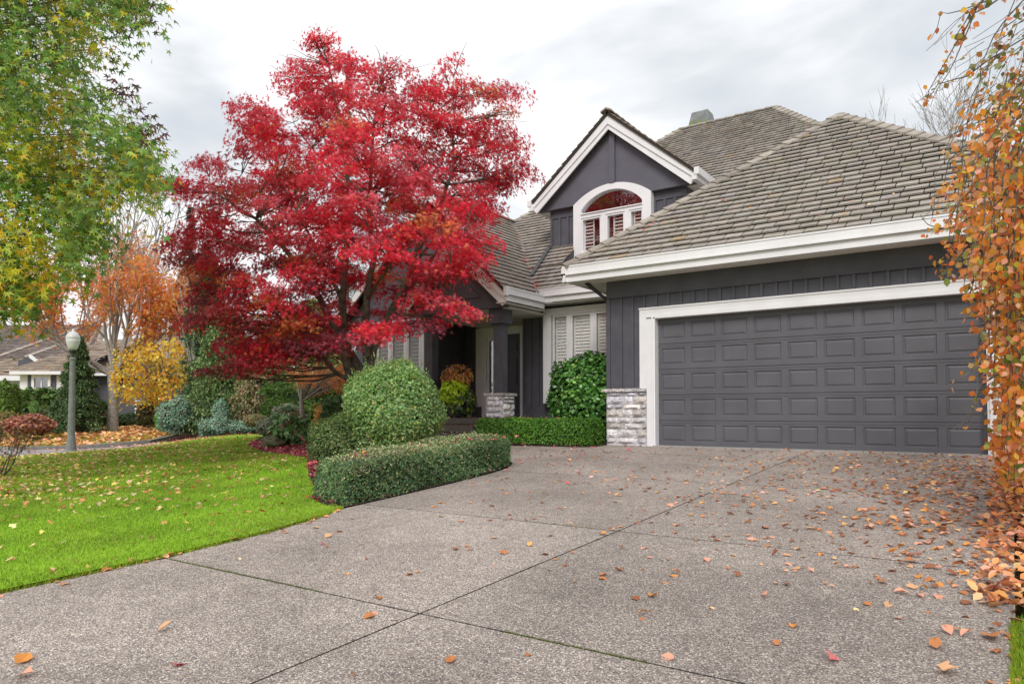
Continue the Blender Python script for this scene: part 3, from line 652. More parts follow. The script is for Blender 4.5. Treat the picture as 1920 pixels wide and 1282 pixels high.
# --- window wall (Y = 2.0)
w_ = MB(); w_.box(-4.36, -1.0, 2.0, 2.2, -.2, zb2+.001); w_.box(-4.36, -4.16, 2.2, 3.2, -.2, zb2+.001); w_.build('wall', M['siding'], H)
w_ = MB(); w_.box(-3.70, -1.0, 1.965, 2.0, 3.03, zb2-.002); w_.box(-4.38, -3.7, 1.975, 2.0, .4, .78); w_.box(-3.7, -1, 1.975, 2.0, .0, .4)
for x in (-4.35, -4.14, -3.92, -3.73): w_.box(x-.022, x+.022, 1.966, 2.0, .78, 3.1)
w_.build('batten', M['siding'], H)
def window(name, x0, x1, z0, z1, y, mull, parent=H, w=.15, fr=.05, glassm='glass', slat=True, shutm='shutter', label=None, sl_step=.075, sill=True):
    """a casement window facing -y: outer casing, mullion positions, sashes, glass, shutters"""
    f = MB(); f.box(x0-w, x0, y-.045, y+.02, z0-w*.7, z1+w*.65); f.box(x1, x1+w, y-.045, y+.02, z0-w*.7, z1+w*.65)
    f.box(x0, x1, y-.045, y+.02, z1, z1+w*.65); f.box(x0, x1, y-.045, y+.02, z0-w*.7, z0); f.box(x0-w-.02, x1+w+.02, y-.06, y-.044, z1+w*.65-.03, z1+w*.65+.01)
    e = [x0]+list(mull)+[x1]
    for m_ in mull: f.box(m_-.035, m_+.035, y-.03, y+.02, z0, z1)
    fo = f.build(name, M['white'], parent)
    if label: fo['label'] = label
    for a, b in zip(e[:-1], e[1:]):
        a += .03; b -= .03; s = MB(); s.box(a, a+fr, y-.02, y+.03, z0, z1); s.box(b-fr, b, y-.02, y+.03, z0, z1); s.box(a+fr, b-fr, y-.02, y+.03, z1-fr, z1); s.box(a+fr, b-fr, y-.02, y+.03, z0, z0+fr)
        s.build('sash', M['white'], fo)
        p = MB(); p.box(a+fr, b-fr, y+.004, y+.008, z0+fr, z1-fr); p.build('pane', M[glassm], fo)
        if slat:
            h = MB(); z = z0+fr+.04; h.box(a+fr, a+fr+.045, y+.05, y+.07, z0, z1); h.box(b-fr-.045, b-fr, y+.05, y+.07, z0, z1); h.box((a+b)/2-.006, (a+b)/2+.006, y+.03, y+.04, z0+.1, z1-.1)
            while z < z1-.06:
                h.solid([(a+fr+.045, y+.045, z), (b-fr-.045, y+.045, z), (b-fr-.045, y+.07, z+.068), (a+fr+.045, y+.07, z+.068), (a+fr+.045, y+.05, z-.006), (b-fr-.045, y+.05, z-.006), (b-fr-.045, y+.078, z+.063), (a+fr+.045, y+.078, z+.063)],
                        [(0, 1, 2, 3), (7, 6, 5, 4), (0, 4, 5, 1), (2, 6, 7, 3)]); z += sl_step
            h.build('shutter', M[shutm], fo)
    r = MB(); r.box(x0, x1, y+.16, y+.19, z0, z1); r.build('room', M['room'], fo)
    return fo
# openings are set into the wall by bringing glass in front of the wall plane
window('window', -3.42, -1.2, 1.0, 2.93, 1.80, (-2.93, -2.3), w=.22, label='white framed window with closed shutters beside the garage')
# --- door wall (Y = 3.0) and recess
w_ = MB(); w_.box(-9.9, -4.3, 3.0, 3.2, .2, 3.35); w_.build('wall', M['siding'], H)
w_ = MB()
for i in range(12):
    x = -8.0+i*.2
    if x > -6.75: break
    w_.box(x-.02, x+.02, 2.978, 3.0, .75, 3.3)
w_.box(-8.2, -6.35, 2.97, 3.0, .5, .79); w_.build('batten', M['siding'], H)
f_ = MB(); f_.box(-6.58, -6.33, 2.93, 3.0, .79, 2.93); f_.box(-6.36, -6.2, 2.91, 2.995, .5, 2.72); f_.box(-6.33, -5.02, 2.93, 3.0, 2.72, 2.93); f_.box(-5.1, -5.02, 2.92, 3.0, .5, 2.72)
f_.box(-6.2, -6.13, 2.94, 3.0, .5, 2.72); f_.box(-5.98, -5.84, 2.93, 3.0, .5, 2.72); f_.box(-6.13, -5.98, 2.94, 3.0, .5, .8); f_.box(-6.13, -5.98, 2.94, 3.0, 2.57, 2.72)
f_.build('door_frame', M['white'], H)
p_ = MB(); p_.box(-6.13, -5.98, 2.97, 2.98, .8, 2.57); p_.build('sidelight', M['glass_dark'], H)
d_ = MB(); d_.box(-5.84, -5.1, 2.955, 2.985, .5, 2.72)
for x0, x1 in ((-5.74, -5.51), (-5.43, -5.2)):
    for z0, z1 in ((.75, 1.2), (1.35, 2.1), (2.25, 2.5)):
        d_.box(x0, x1, 2.944, 2.955, z0, z1); d_.box(x0+.03, x1-.03, 2.936, 2.944, z0+.03, z1-.03)
fd = d_.build('front_door', M['front_door'], H)
k_ = MB(); k_.tube([(-5.78, 2.955, 1.5), (-5.78, 2.89, 1.5)], [.018, .03], 10); k_.build('handle', M['flash'], fd)
# --- bay window wall (Y = 1.7)
w_ = MB(); w_.box(-10.0, -7.02, 1.75, 1.95, -.1, 3.6); w_.box(-7.22, -7.02, 1.95, 3.0, -.1, 3.6); w_.build('wall', M['siding'], H)
w_ = MB(); w_.box(-7.24, -7.0, 1.725, 1.75, .0, 3.4); w_.build('corner_board', M['siding'], H); w_ = MB(); w_.box(-10.02, -9.2, 1.72, 1.75, 0, 3.4); w_.build('batten', M['siding'], H)
window('window', -9.0, -7.32, 1.05, 3.05, 1.55, (-8.46, -7.87), w=.11, fr=.06, glassm='glass_low', shutm='shutter_shaded', label='shuttered front window behind the round bush', sl_step=.1)
# --- porch: floor, steps, columns, beam
p_ = MB(); p_.box(-7.02, -3.3, .12, 2.99, -.1, .499); p_.build('porch_floor', M['steps'], H)
p_ = MB(); p_.box(-6.55, -4.1, -.02, .12, .38, .503); p_.box(-6.55, -4.1, .0, .11, -.1, .378)
p_.box(-6.58, -4.08, -.40, -.03, .2, .335); p_.box(-6.55, -4.1, -.37, .0, -.1, .198); p_.box(-6.58, -4.08, -.76, -.41, .03, .17)
p_.build('steps', M['steps'], H)
for i, cx in enumerate((-3.93, -5.98)):
    cy = .42; c_ = empty('column', (0, 0, 0)); c_.parent = H
    s_ = MB(); hs = .22
    for o, du, dn in (((cx-hs, cy-hs, 0), (1, 0, 0), (0, -1, 0)), ((cx+hs, cy-hs, 0), (0, 1, 0), (1, 0, 0)), ((cx-hs, cy+hs, 0), (0, -1, 0), (-1, 0, 0))): stone_face(s_, 0, 2*hs, .1, 1.0, o, du, dn, 1.3)
    s_.build('stone_pedestal', M['stone'], c_)
    k_ = MB(); k_.box(cx-hs, cx+hs, cy-hs, cy+hs, -.1, .998); k_.build('mortar', M['mortar'], c_)
    k_ = MB(); k_.box(cx-.27, cx+.27, cy-.27, cy+.27, 1.0, 1.06, (1, .96, .9)); k_.build('stone_cap', M['stone'], c_)
    k_ = MB(); k_.box(cx-.115, cx+.115, cy-.115, cy+.115, 1.06, 2.62); k_.build('shaft', M['siding'], c_)
    k_ = MB(); k_.box(cx-.19, cx+.19, cy-.19, cy+.19, 2.62, 3.08); k_.build('capital', M['siding'], c_)
# porch gable infill and beam
g_ = MB(); zt = pz(sx)-.1
gy = .12; L0, R0 = -6.42, -3.56
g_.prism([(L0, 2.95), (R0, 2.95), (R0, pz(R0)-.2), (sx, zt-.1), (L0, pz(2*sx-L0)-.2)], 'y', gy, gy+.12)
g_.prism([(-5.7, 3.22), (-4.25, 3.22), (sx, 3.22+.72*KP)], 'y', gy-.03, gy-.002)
g_.build('porch_gable', M['siding_light'], H)
g_ = MB(); g_.box(L0, R0-.0, gy+.12, 2.98, 2.94, 2.97); g_.build('porch_ceiling', M['soffit'], H)
def barge(name, cx, half, zt_, k, y, th=.2, dep=.05, parent=H, ret=.0):
    """two raking boards with a narrower second board, front face at y"""
    b = MB(); n = nv(k)
    for sg in (-1, 1):
        xo = cx+sg*half; zo = zt_-k*half
        b.prism([(cx, zt_), (xo, zo), (xo, zo-th*n*.62), (cx, zt_-th*n)], 'y', y, y+dep)
        b.prism([(cx, zt_-th*n), (xo, zo-th*n*.62), (xo-sg*.12, zo-th*n*.62-.11), (cx, zt_-th*n-.12)], 'y', y+.03, y+dep+.02)
    return b.build(name, M['white'], parent)
barge('bargeboard', sx, sx*-1+pe+.0 if False else (pe-sx), pz(sx)-.05, KP, sy+.035)
r_ = MB(); r_.box(2*sx-pe-.06, 2*sx-pe+.02, -.2, .6, PEZ-.13, PEZ+.02); r_.box(2*sx-pe+.01, 2*sx-pe+.08, -.18, .6, PEZ-.26, PEZ-.131); r_.build('gutter', M['white'], H)
r_ = MB(); r_.box(pe-.02, -3.335, -.18, -.1, PEZ-.13, PEZ+.069)
r_.build('gutter', M['white'], H)
r_ = MB(); r_.box(pe-.1-.15, pe-.03, -.13, 1.5, PEZ-.27, PEZ-.25); r_.build('soffit', M['soffit'], H); r_ = MB(); r_.box(2*sx-pe+.03, 2*sx-pe+.3, -.13, 1.5, PEZ-.27, PEZ-.25); r_.build('soffit', M['soffit'], H)
# big gable behind the maple
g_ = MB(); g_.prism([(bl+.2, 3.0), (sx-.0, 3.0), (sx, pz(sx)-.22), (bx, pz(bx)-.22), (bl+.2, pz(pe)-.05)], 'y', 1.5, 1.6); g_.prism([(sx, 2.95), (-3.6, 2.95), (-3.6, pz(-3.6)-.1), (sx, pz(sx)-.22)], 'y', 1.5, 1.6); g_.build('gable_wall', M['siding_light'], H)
b_ = MB(); n = nv(KP); th = .2
for sg, xo in ((-1, bl), (1, sx+.1)):
    zo = pz(bx)-KP*abs(xo-bx); b_.prism([(bx, pz(bx)), (xo, zo), (xo, zo-th*n*.8), (bx, pz(bx)-th*n)], 'y', 1.2, 1.26)
b_.build('bargeboard', M['white'], H)

# --- dormer
dx, dyb, dyw, hwd, KD = -2.45, 2.78, 3.1, 2.19, .838; dzt = 7.93; dze = dzt-KD*hwd
r_ = MB(); n = nv(KD)
backy = lambda z: ye+(z-EZ)/KM
ln = backy(dzt)-dyb+.1; le = backy(dze)-dyb+.1
shakes((dx+hwd, dyb, dze), (0, 1, 0), (-1, 0, KD), [(0, 0), (le, 0), (ln, hwd*n), (0, hwd*n)], expo=.2, wid=.22, mb=r_, cbase=(.8, .72, .66), t=.04)
shakes((dx-hwd, dyb+ln, dze), (0, -1, 0), (1, 0, KD), [(ln-le, 0), (ln, 0), (ln, hwd*n), (0, hwd*n)], expo=.2, wid=.22, mb=r_, cbase=(.8, .72, .66), t=.04)
caps(r_, (dx, dyb-.06, dzt), (dx, dyb+ln, dzt), c=(.7, .65, .6))
droof = r_.build('dormer_roof', M['shake'], H, fix=False)
b_ = MB(); slab(b_, [(dx+hwd, dyb, dze-.006), (dx+hwd, dyb+le, dze-.006), (dx, dyb+ln, dzt-.006), (dx, dyb, dzt-.006)], (KD, 0, 1), .05); slab(b_, [(dx-hwd, dyb, dze-.006), (dx, dyb, dzt-.006), (dx, dyb+ln, dzt-.006), (dx-hwd, dyb+le, dze-.006)], (-KD, 0, 1), .05)
b_.build('roof_underlay', M['roofbase'], droof)
barge('bargeboard', dx, hwd-.0, dzt-.055, KD, dyb+.035, th=.175)
for sg in (-1, 1):
    e_ = MB(); xo = dx+sg*hwd
    x0, x1 = sorted((xo-sg*.0, xo+sg*.11)); e_.box(x0, x1, dyb-.035, dyb+le, dze-.13, dze+.03)
    x0, x1 = sorted((xo-sg*.06, xo+sg*.055)); e_.box(x0, x1, dyb-.02, dyb+le, dze-.24, dze-.131)
    e_.build('gutter', M['white'], H)
    e_ = MB(); zs = dze-.23
    x0, x1 = sorted((dx+sg*1.83, dx+sg*(hwd-.02))); e_.box(x0, x1, dyw+.09, 6.2, zs, zs+.015); e_.build('soffit', M['soffit'], H)
zs = dze-.23
wx0, wx1 = -3.37, -1.56; wcx = (wx0+wx1)/2; WO = .15
def arch(x, half, zsp, top):
    """segmental arch height at x"""
    rise = top-zsp; R_ = (half*half+rise*rise)/(2*rise); d = min(abs(x-wcx), half); return top-R_+math.sqrt(R_*R_-d*d)
AO = lambda x: arch(x, wx1-wcx+WO, 5.86, 6.24)
AI = lambda x: arch(x, wx1-wcx-.06, 5.68, 6.09)
# gable panel in the plane of the window, hollowed by the arch
g_ = MB(); gh = hwd-.05; top = dzt-.17
xs_ = sorted(set(list(np.linspace(wx0-WO, wx1+WO, 25))+[dx-gh, dx+gh, dx]))
for a, b in zip(xs_[:-1], xs_[1:]):
    mid = (a+b)/2; inn = wx0-WO < mid < wx1+WO
    bz = (lambda x: AO(x)-.01) if inn else (lambda x: zs+.004)
    tz = lambda x: max(top-KD*abs(x-dx), zs+.006)
    g_.prism([(a, bz(a)), (b, bz(b)), (b, max(tz(b), bz(b)+.002)), (a, max(tz(a), bz(a)+.002))], 'y', dyw-.06, dyw+.08)
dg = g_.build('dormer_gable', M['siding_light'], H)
g_ = MB(); g_.box(dx-.045, dx+.1, dyw-.12, dyw-.061, AO(dx)+.0, top-.12); g_.build('post', M['siding_light'], dg)
ww = 3.2
for sg, xa, xb in ((-1, -4.29, wx0-WO), (1, wx1+WO, -.61)):
    w_ = MB(); w_.box(xa, xb, ww, ww+.1, 4.3, zs+.02)
    x0 = xa if sg < 0 else xb-.1; w_.box(x0, x0+.1, ww+.1, 6.4, 4.0, zs+.02); w_.build('dormer_wall', M['siding'], H)
    w_ = MB(); w_.box(xa-.02 if sg < 0 else xa, xb if sg < 0 else xb+.02, ww-.025, ww, zs-.2, zs-.001)
    k = 3
    for i in range(k+1):
        x = xa+.02+(xb-xa-.04)*i/k; w_.box(x-.03, x+.03, ww-.034, ww, 4.3, zs-.2)
    if sg > 0:
        for i in range(4): w_.box(xb, xb+.02, ww+.2+i*.25, ww+.25+i*.25, 4.8, zs-.2)
        w_.box(xb, xb+.025, ww, 6, zs-.2, zs)
    w_.build('batten', M['siding'], H)
f_ = MB(); y0_, y1_ = dyw-.1, dyw+.1
nseg = 28; x_o = np.linspace(wx0-WO, wx1+WO, nseg+1)
for a, b in zip(x_o[:-1], x_o[1:]):
    lo = lambda x: AI(x) if wx0+.055 < x < wx1-.055 else 5.66
    mid = (a+b)/2
    if wx0+.05 < mid < wx1-.05: f_.prism([(a, AI(a)), (b, AI(b)), (b, AO(b)), (a, AO(a))], 'y', y0_, y1_)
    else: f_.prism([(a, 4.45), (b, 4.45), (b, AO(b)), (a, AO(a))], 'y', y0_, y1_)
f_.box(wx0+.06, wx1-.06, y0_, y1_, 4.45, 4.62); f_.box(wx0+.06, wx1-.06, y0_+.01, y1_, 5.5, 5.6); f_.box(wx0+.06, wx1-.06, y0_-.02, y0_, 5.585, 5.61)
f_.box(-2.74, -2.62, y0_+.01, y1_, 4.62, 5.5); f_.box(-2.1, -1.99, y0_+.01, y1_, 4.62, 5.5)
aw = f_.build('arched_window', M['white'], H)
for a, b in ((wx0+.06, -2.74), (-2.62, -2.1), (-1.99, wx1-.06)):
    s = MB(); fr = .045; s.box(a, a+fr, dyw-.07, dyw+.04, 4.62, 5.5); s.box(b-fr, b, dyw-.07, dyw+.04, 4.62, 5.5); s.box(a+fr, b-fr, dyw-.07, dyw+.04, 5.455, 5.5); s.box(a+fr, b-fr, dyw-.07, dyw+.04, 4.62, 4.665); s.build('sash', M['white'], aw)
    p = MB(); p.box(a+fr, b-fr, dyw, dyw+.005, 4.665, 5.455); p.build('pane', M['glass_dark'], aw)
for a, b in ((-3.24, -3.02), (-2.42, -2.17), (-1.88, -1.72)):
    h = MB(); z = 4.69; h.box(a-.04, a, dyw+.03, dyw+.06, 4.64, 5.48); h.box(b, b+.03, dyw+.03, dyw+.06, 4.64, 5.48)
    while z < 5.44: h.box(a, b, dyw+.03, dyw+.05, z, z+.03); z += .085
    h.build('shutter', M['shutter'], aw)
p = MB(); xi = np.linspace(wx0+.06, wx1-.06, 21)
for a, b in zip(xi[:-1], xi[1:]): p.prism([(a, 5.6), (b, 5.6), (b, AI(b)), (a, AI(a))], 'y', dyw, dyw+.005)
p.build('pane', M['glass_dark'], aw)
p = MB(); p.box(wx0, wx1, dyw+.6, dyw+.62, 4.3, 6.3); p.box(wx0-.05, wx1+.05, dyw+.11, dyw+.6, 4.3, 4.4); p.build('room', M['room'], aw)
# chimney shroud, ridge vent, downspout
c_ = MB(); cx, cy = -3.02, 11.0
c_.solid([(cx-.46, cy-.4, 10.0), (cx+.46, cy-.4, 10.0), (cx+.46, cy+.4, 10.0), (cx-.46, cy+.4, 10.0), (cx-.29, cy-.25, 10.86), (cx+.29, cy-.25, 10.86), (cx+.29, cy+.25, 10.86), (cx-.29, cy+.25, 10.86), (cx-.27, cy-.23, 10.9), (cx+.27, cy-.23, 10.9), (cx+.27, cy+.23, 10.9), (cx-.27, cy+.23, 10.9)],
         [(0, 3, 2, 1)]+[(a, (a+1) % 4, (a+1) % 4+4, a+4) for a in range(4)]+[(a+4, (a+1) % 4+4, (a+1) % 4+8, a+8) for a in range(4)]+[(8, 9, 10, 11)])
c_.box(cx-.46, cx+.46, cy-.4, cy+.4, 7, 10.0)
ch = c_.build('chimney', M['chimney'], H)
m_ = MB()
for x, hh in ((-.33, .22), (-.24, .3), (-.12, .16), (-.04, .34), (.06, .26), (.16, .18)): m_.solid([(cx+x, cy-.405+.03, 10.3), (cx+x+.07, cy-.405+.03, 10.3), (cx+x+.035, cy-.405+.05+(hh)*.2, 10.3+hh+.1), (cx+x+.035, cy-.3, 10.4)], [(0, 1, 2), (0, 2, 3), (1, 3, 2), (0, 3, 1)])
m_.build('moss', M['moss'], ch); v_ = MB(); v_.lathe([(.07, az-.1), (.07, az+.03), (.13, az+.05), (.12, az+.1), (.04, az+.13)], ax-.02, ay+.2, 12); v_.build('roof_vent', M['darkmetal'], groof)
d_ = MB(); d_.tube([(-1.38, -.2, zb-.0), (-1.38, -.15, zb-.02), (-1.06, .1, 2.84), (-1.06, .1, -.1)], .04, 10); d_.build('downspout', M['darkmetal'], H)
# back of the house
w_ = MB(); w_.box(-9.9, 6.3, 9.0, 9.2, -.2, 3.3); w_.box(-10.0, -9.85, 1.95, 9.0, -.2, 3.3); w_.build('wall', M['siding'], H)
print('house ok')
# ---------------------------------------------------------------- vegetation
def lump(P, k=2.2, a=.12):
    return 1+.55*a*np.sin(P[:, 0]*k*5+P[:, 2]*3)*np.sin(P[:, 1]*k*4.5+P[:, 2]*k*4)+a*(np.sin(P[:, 0]*k+1.3)*np.sin(P[:, 1]*k*1.1+.4)+np.sin(P[:, 2]*k*1.4+P[:, 0]*k*.7))*.7
def ico(n):
    i = np.arange(n)+.5; ph = np.arccos(1-2*i/n); th = math.pi*(1+5**.5)*i
    return np.c_[np.cos(th)*np.sin(ph), np.sin(th)*np.sin(ph), np.cos(ph)]
def sphere_mesh(name, c, r, colr, m, parent, la=.12, k=2.2, cut=None):
    nu, nvv = 24, 14; V = []; F = []
    for j in range(nvv+1):
        ph = math.pi*j/nvv
        for i in range(nu):
            th = 2*math.pi*i/nu; V.append((math.cos(th)*math.sin(ph), math.sin(th)*math.sin(ph), math.cos(ph)))
    V = np.array(V); V = V*np.array(r)*lump(V*2, k, la)[:, None]+np.array(c)
    for j in range(nvv):
        for i in range(nu): F.append((j*nu+i, j*nu+(i+1) % nu, (j+1)*nu+(i+1) % nu, (j+1)*nu+i))
    return np_mesh(name, V, np.array(F)[:, ::-1], np.ones((len(V), 3))*np.array(colr), m, parent, True, 4)

def bush(name, label, cat, c, r, n, size, cols, w=None, tpl=OVAL, m='leaf', core=(.035, .045, .02), la=.1, k=2.4, up=.3, shell=.2, group=None, zmin=None, tips=0, jit=.16):
    """a shrub: woody inside, leaves in a deep uneven shell"""
    o = empty(name, tuple(map(float, c))); tag(o, label, cat, group); c = np.zeros(3); r = np.array(r, float)
    zmin = -r[2]*.92 if zmin is None else zmin
    u = ico(n)+rng.normal(0, .05, (n, 3)); u = unit(u); rad = 1-shell*rng.random(n)**1.5; rad += (rng.random(n) < .1)*rng.random(n)*.06
    P = u*r*lump(u*2, k, la)[:, None]*rad[:, None]; ok = P[:, 2] > zmin; P = P[ok]; u = u[ok]; n = len(P)
    Nn = unit(u/r)+rng.normal(0, .55, (n, 3)); Nn[:, 2] += up
    sz = size*rng.uniform(.7, 1.3, n); col = pick(cols, n, jit, w)
    scatter('foliage', P, Nn, sz, tpl, col, M[m], o, tdir=unit(u)+rng.normal(0, .8, (n, 3))+np.array([0, 0, .25]))
    V = sphere_mesh('stems', (0, 0, 0), r*(1-shell)*.95, core, M['core'], o, la, k)
    if tips:
        Pt = []; T = []
        t = MB()
        for _ in range(tips):
            a = rng.uniform(0, 6.28); e = rng.uniform(.3, 1.35); d = np.array([math.cos(a)*math.cos(e), math.sin(a)*math.cos(e), math.sin(e)]); p0 = d*r*.93; L_ = rng.uniform(.08, .25); p1 = p0+(d*.4+np.array([0, 0, .8]))*L_
            t.tube([p0, p1], .003, 3)
            for s_ in np.linspace(.2, 1, 9): Pt.append(p0+(p1-p0)*s_); T.append(rng.normal(size=3)*.7+d)
        Pt = np.array(Pt); so_ = scatter('shoots', Pt, rng.normal(size=Pt.shape), size*.8, tpl, pick(cols, len(Pt), .15, w), M[m], o, tdir=np.array(T)); so_['kind'] = 'stuff'
    return o

def pads_leaves(C, R, per, flat=.16, droop=.35, spread=.55, out=.75):
    """leaf positions, normals and directions in flat drooping pads"""
    P = []; Nn = []; T = []; idx = []
    for i, (c, r) in enumerate(zip(C, R)):
        k = int(per*(r[0]*r[1] if hasattr(r, '__len__') else r*r)); r = np.array(r if hasattr(r, '__len__') else (r, r)); a = rng.uniform(0, 6.283, k); q = np.sqrt(rng.random(k))*(1+.25*np.sin(a*3+i)+.15*np.sin(a*7+i*2))
        d = np.c_[np.cos(a), np.sin(a)]; x = d*q[:, None]*r; z = -droop*q**2*r.mean()+rng.normal(0, flat*r.mean(), k)
        P.append(np.c_[x+c[:2], z+c[2]]); oc = unit(np.array([c[0], c[1], .0])+1e-6)*out if out else np.zeros(3); nn = np.c_[d*q[:, None]*.5, np.ones(k)*(.7 if out else 1)]+oc+rng.normal(0, spread, (k, 3)); Nn.append(nn); T.append(np.c_[d, -np.ones(k)*.55]+rng.normal(0, .4, (k, 3))); idx.append(np.full(k, i))
    return np.concatenate(P), np.concatenate(Nn), np.concatenate(T), np.concatenate(idx)

def poly_samples(poly, spacing, jit=.45):
    xs = [p[0] for p in poly]; ys = [p[1] for p in poly]; out = []
    y = min(ys); r = 0
    while y < max(ys):
        x = min(xs)+(r % 2)*spacing/2
        while x < max(xs): out.append((x+rng.uniform(-jit, jit)*spacing, y+rng.uniform(-jit, jit)*spacing*.8)); x += spacing
        y += spacing*.75; r += 1
    out = np.array(out); return out[inpoly(out, poly)]

def curve(a, b, bend, n=6, sag=0):
    a = np.array(a, float); b = np.array(b, float); m = (a+b)/2+np.array(bend); ts = np.linspace(0, 1, n)
    return [a*(1-t)**2+m*2*t*(1-t)+b*t*t+rng.normal(0, .012, 3)*np.linalg.norm(b-a)*(0 < t < 1) for t in ts]

# --- red Japanese maple in front of the porch
MD = 14.5
base = at(668, 760, MD); base[2] = H1(base[0], base[1])-.05
mt = empty('maple_tree', tuple(map(float, base))); tag(mt, 'large spreading Japanese maple with bright crimson leaves in front of the porch', 'tree')
rel = lambda p: np.asarray(p)-base
outline = [(305, 337), (350, 352), (385, 290), (440, 320), (478, 300), (425, 252), (470, 235), (462, 195), (500, 205), (548, 235), (575, 215), (560, 175), (520, 148), (560, 120), (535, 95), (572, 85), (598, 55), (625, 85), (665, 118), (700, 128), (742, 122), (735, 165), (768, 215), (785, 150), (830, 135), (845, 98), (872, 112), (885, 165), (945, 168), (966, 205), (955, 262), (985, 305), (962, 352), (905, 390), (925, 415), (900, 470), (905, 505), (870, 545),
           (832, 520), (770, 560), (700, 590), (660, 640), (600, 650), (560, 648), (540, 668), (470, 680), (430, 675), (425, 640), (395, 612), (345, 596), (330, 560), (352, 500), (315, 440), (380, 420), (340, 370)]
pp = poly_samples(outline, 43.5)
C = []; R = []; B = []
def dep(px, py):
    t = np.clip(1-((px-650)/360)**2, .05, 1); v = np.clip((py-60)/250, .25, 1); return 2.5*math.sqrt(t)*v
for (px, py) in pp:
    h = dep(px, py)
    for k in range(2):
        if k == 0 and 622 < px < 775 and 490 < py < 650: continue
        D = MD+(rng.uniform(-1, -.25) if k == 0 else rng.uniform(-.1, 1))*h
        edge = rng.uniform(.24, .42); C.append(at(px+rng.uniform(-12, 12), py+rng.uniform(-10, 10), D)); R.append((edge*1.2, edge))
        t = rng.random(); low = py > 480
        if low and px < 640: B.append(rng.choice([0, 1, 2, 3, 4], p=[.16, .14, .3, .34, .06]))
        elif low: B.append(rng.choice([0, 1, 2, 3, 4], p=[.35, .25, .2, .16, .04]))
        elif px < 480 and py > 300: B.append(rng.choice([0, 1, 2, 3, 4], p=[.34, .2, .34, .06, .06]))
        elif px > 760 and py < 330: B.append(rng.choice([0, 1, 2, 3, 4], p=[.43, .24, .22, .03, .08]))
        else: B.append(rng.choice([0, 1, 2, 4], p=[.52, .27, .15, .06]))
# separate sprays that stand out of the crown
for px, py, D, r, b in [(315, 345, 14.3, .25, 2), (350, 430, 14, .35, 2), (345, 440, 13.8, .3, 1), (600, 75, 14.5, .22, 0), (575, 120, 14.5, .25, 2), (850, 115, 14.2, .26, 0), (835, 140, 14.2, .3, 0), (810, 165, 14.2, .3, 0), (970, 310, 13.8, .26, 0), (950, 340, 13.7, .3, 0), (940, 210, 14, .3, 4),
                        (800, 545, 12.9, .3, 1), (830, 560, 12.8, .33, 1), (860, 575, 12.7, .3, 0), (888, 585, 12.6, .22, 1), (780, 560, 13.1, .32, 0), (760, 600, 13.1, .3, 3), (800, 605, 13.1, .28, 3), (822, 600, 13.1, .2, 3), (740, 608, 12.9, .28, 0), (715, 612, 12.8, .33, 0), (690, 612, 12.7, .28, 0), (700, 628, 12.7, .26, 1),
                        (745, 255, 14, .3, 0), (765, 300, 14.2, .34, 1), (500, 560, 12.6, .3, 4), (440, 520, 12.8, .3, 4), (560, 600, 12.6, .3, 4), (400, 590, 13, .26, 1), (735, 330, 13.8, .36, 0), (760, 380, 14, .36, 2), (500, 210, 14.2, .25, 0), (520, 250, 14, .3, 0), (480, 235, 14.3, .25, 1), (600, 640, 15.4, .4, 2), (550, 640, 15.6, .4, 3), (500, 640, 15.4, .4, 2), (460, 650, 15, .4, 3), (580, 610, 15.8, .45, 2), (520, 600, 15.8, .45, 2), (620, 600, 15.6, .45, 3), (640, 630, 12.9, .36, 3), (610, 640, 12.9, .36, 3), (570, 655, 13, .36, 3), (520, 668, 13, .34, 2), (480, 678, 13.1, .3, 2), (450, 685, 13.1, .26, 1), (380, 692, 13.2, .18, 3), (400, 692, 13.2, .22, 3), (430, 688, 13.2, .26, 3), (455, 600, 13.5, .4, 2), (350, 600, 13.8, .26, 0), (880, 430, 13.0, .4, 1), (900, 450, 13.0, .35, 0), (870, 480, 13, .4, 1), (845, 500, 13, .35, 0), (905, 395, 13, .3, 0)]:
    C.append(at(px, py, D)); R.append((r*1.25, r)); B.append(b)
C = np.array([rel(c) for c in C]); B = np.array(B)
P, Nn, T, ix = pads_leaves(C, R, 1600, flat=.2, droop=.32, spread=.6)
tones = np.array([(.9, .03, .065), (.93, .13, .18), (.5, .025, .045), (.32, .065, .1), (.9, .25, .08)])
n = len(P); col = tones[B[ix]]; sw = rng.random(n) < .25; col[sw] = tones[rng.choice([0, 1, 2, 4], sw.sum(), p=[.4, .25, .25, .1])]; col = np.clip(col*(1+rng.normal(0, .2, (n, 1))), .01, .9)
print('maple leaves', n)
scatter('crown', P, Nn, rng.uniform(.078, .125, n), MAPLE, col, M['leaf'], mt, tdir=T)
tb = MB(); stems = []
def stem(path, r0, r1, n=8):
    r0 *= .7; r1 *= .7
    pts = [rel(at(*p)) for p in path]; fine = []
    for a, b in zip(pts[:-1], pts[1:]):
        k = max(2, int(np.linalg.norm(b-a)/.25)); fine += [a+(b-a)*t/k+rng.normal(0, .012, 3) for t in range(k)]
    fine.append(pts[-1]); rr = np.linspace(r0, r1, len(fine))**1.0; tb.tube(fine, rr, n, (1, 1, 1)); stems.extend([(p, r) for p, r in zip(fine, rr)])
gy0_ = 790
stem([(672, gy0_, 14.5), (668, 745, 14.5), (655, 700, 14.5), (640, 640, 14.4), (600, 560, 14.2), (545, 480, 13.8), (480, 410, 13.4), (400, 360, 13.2)], .17, .02)
stem([(665, 745, 14.5), (650, 710, 14.4), (620, 690, 14.2), (585, 640, 14), (520, 590, 13.7), (430, 560, 13.6)], .08, .015)
stem([(672, gy0_, 14.6), (678, 740, 14.6), (672, 690, 14.6), (645, 640, 14.7), (640, 560, 14.8), (650, 470, 14.9), (655, 360, 14.9), (640, 240, 14.8), (615, 120, 14.7)], .16, .02)
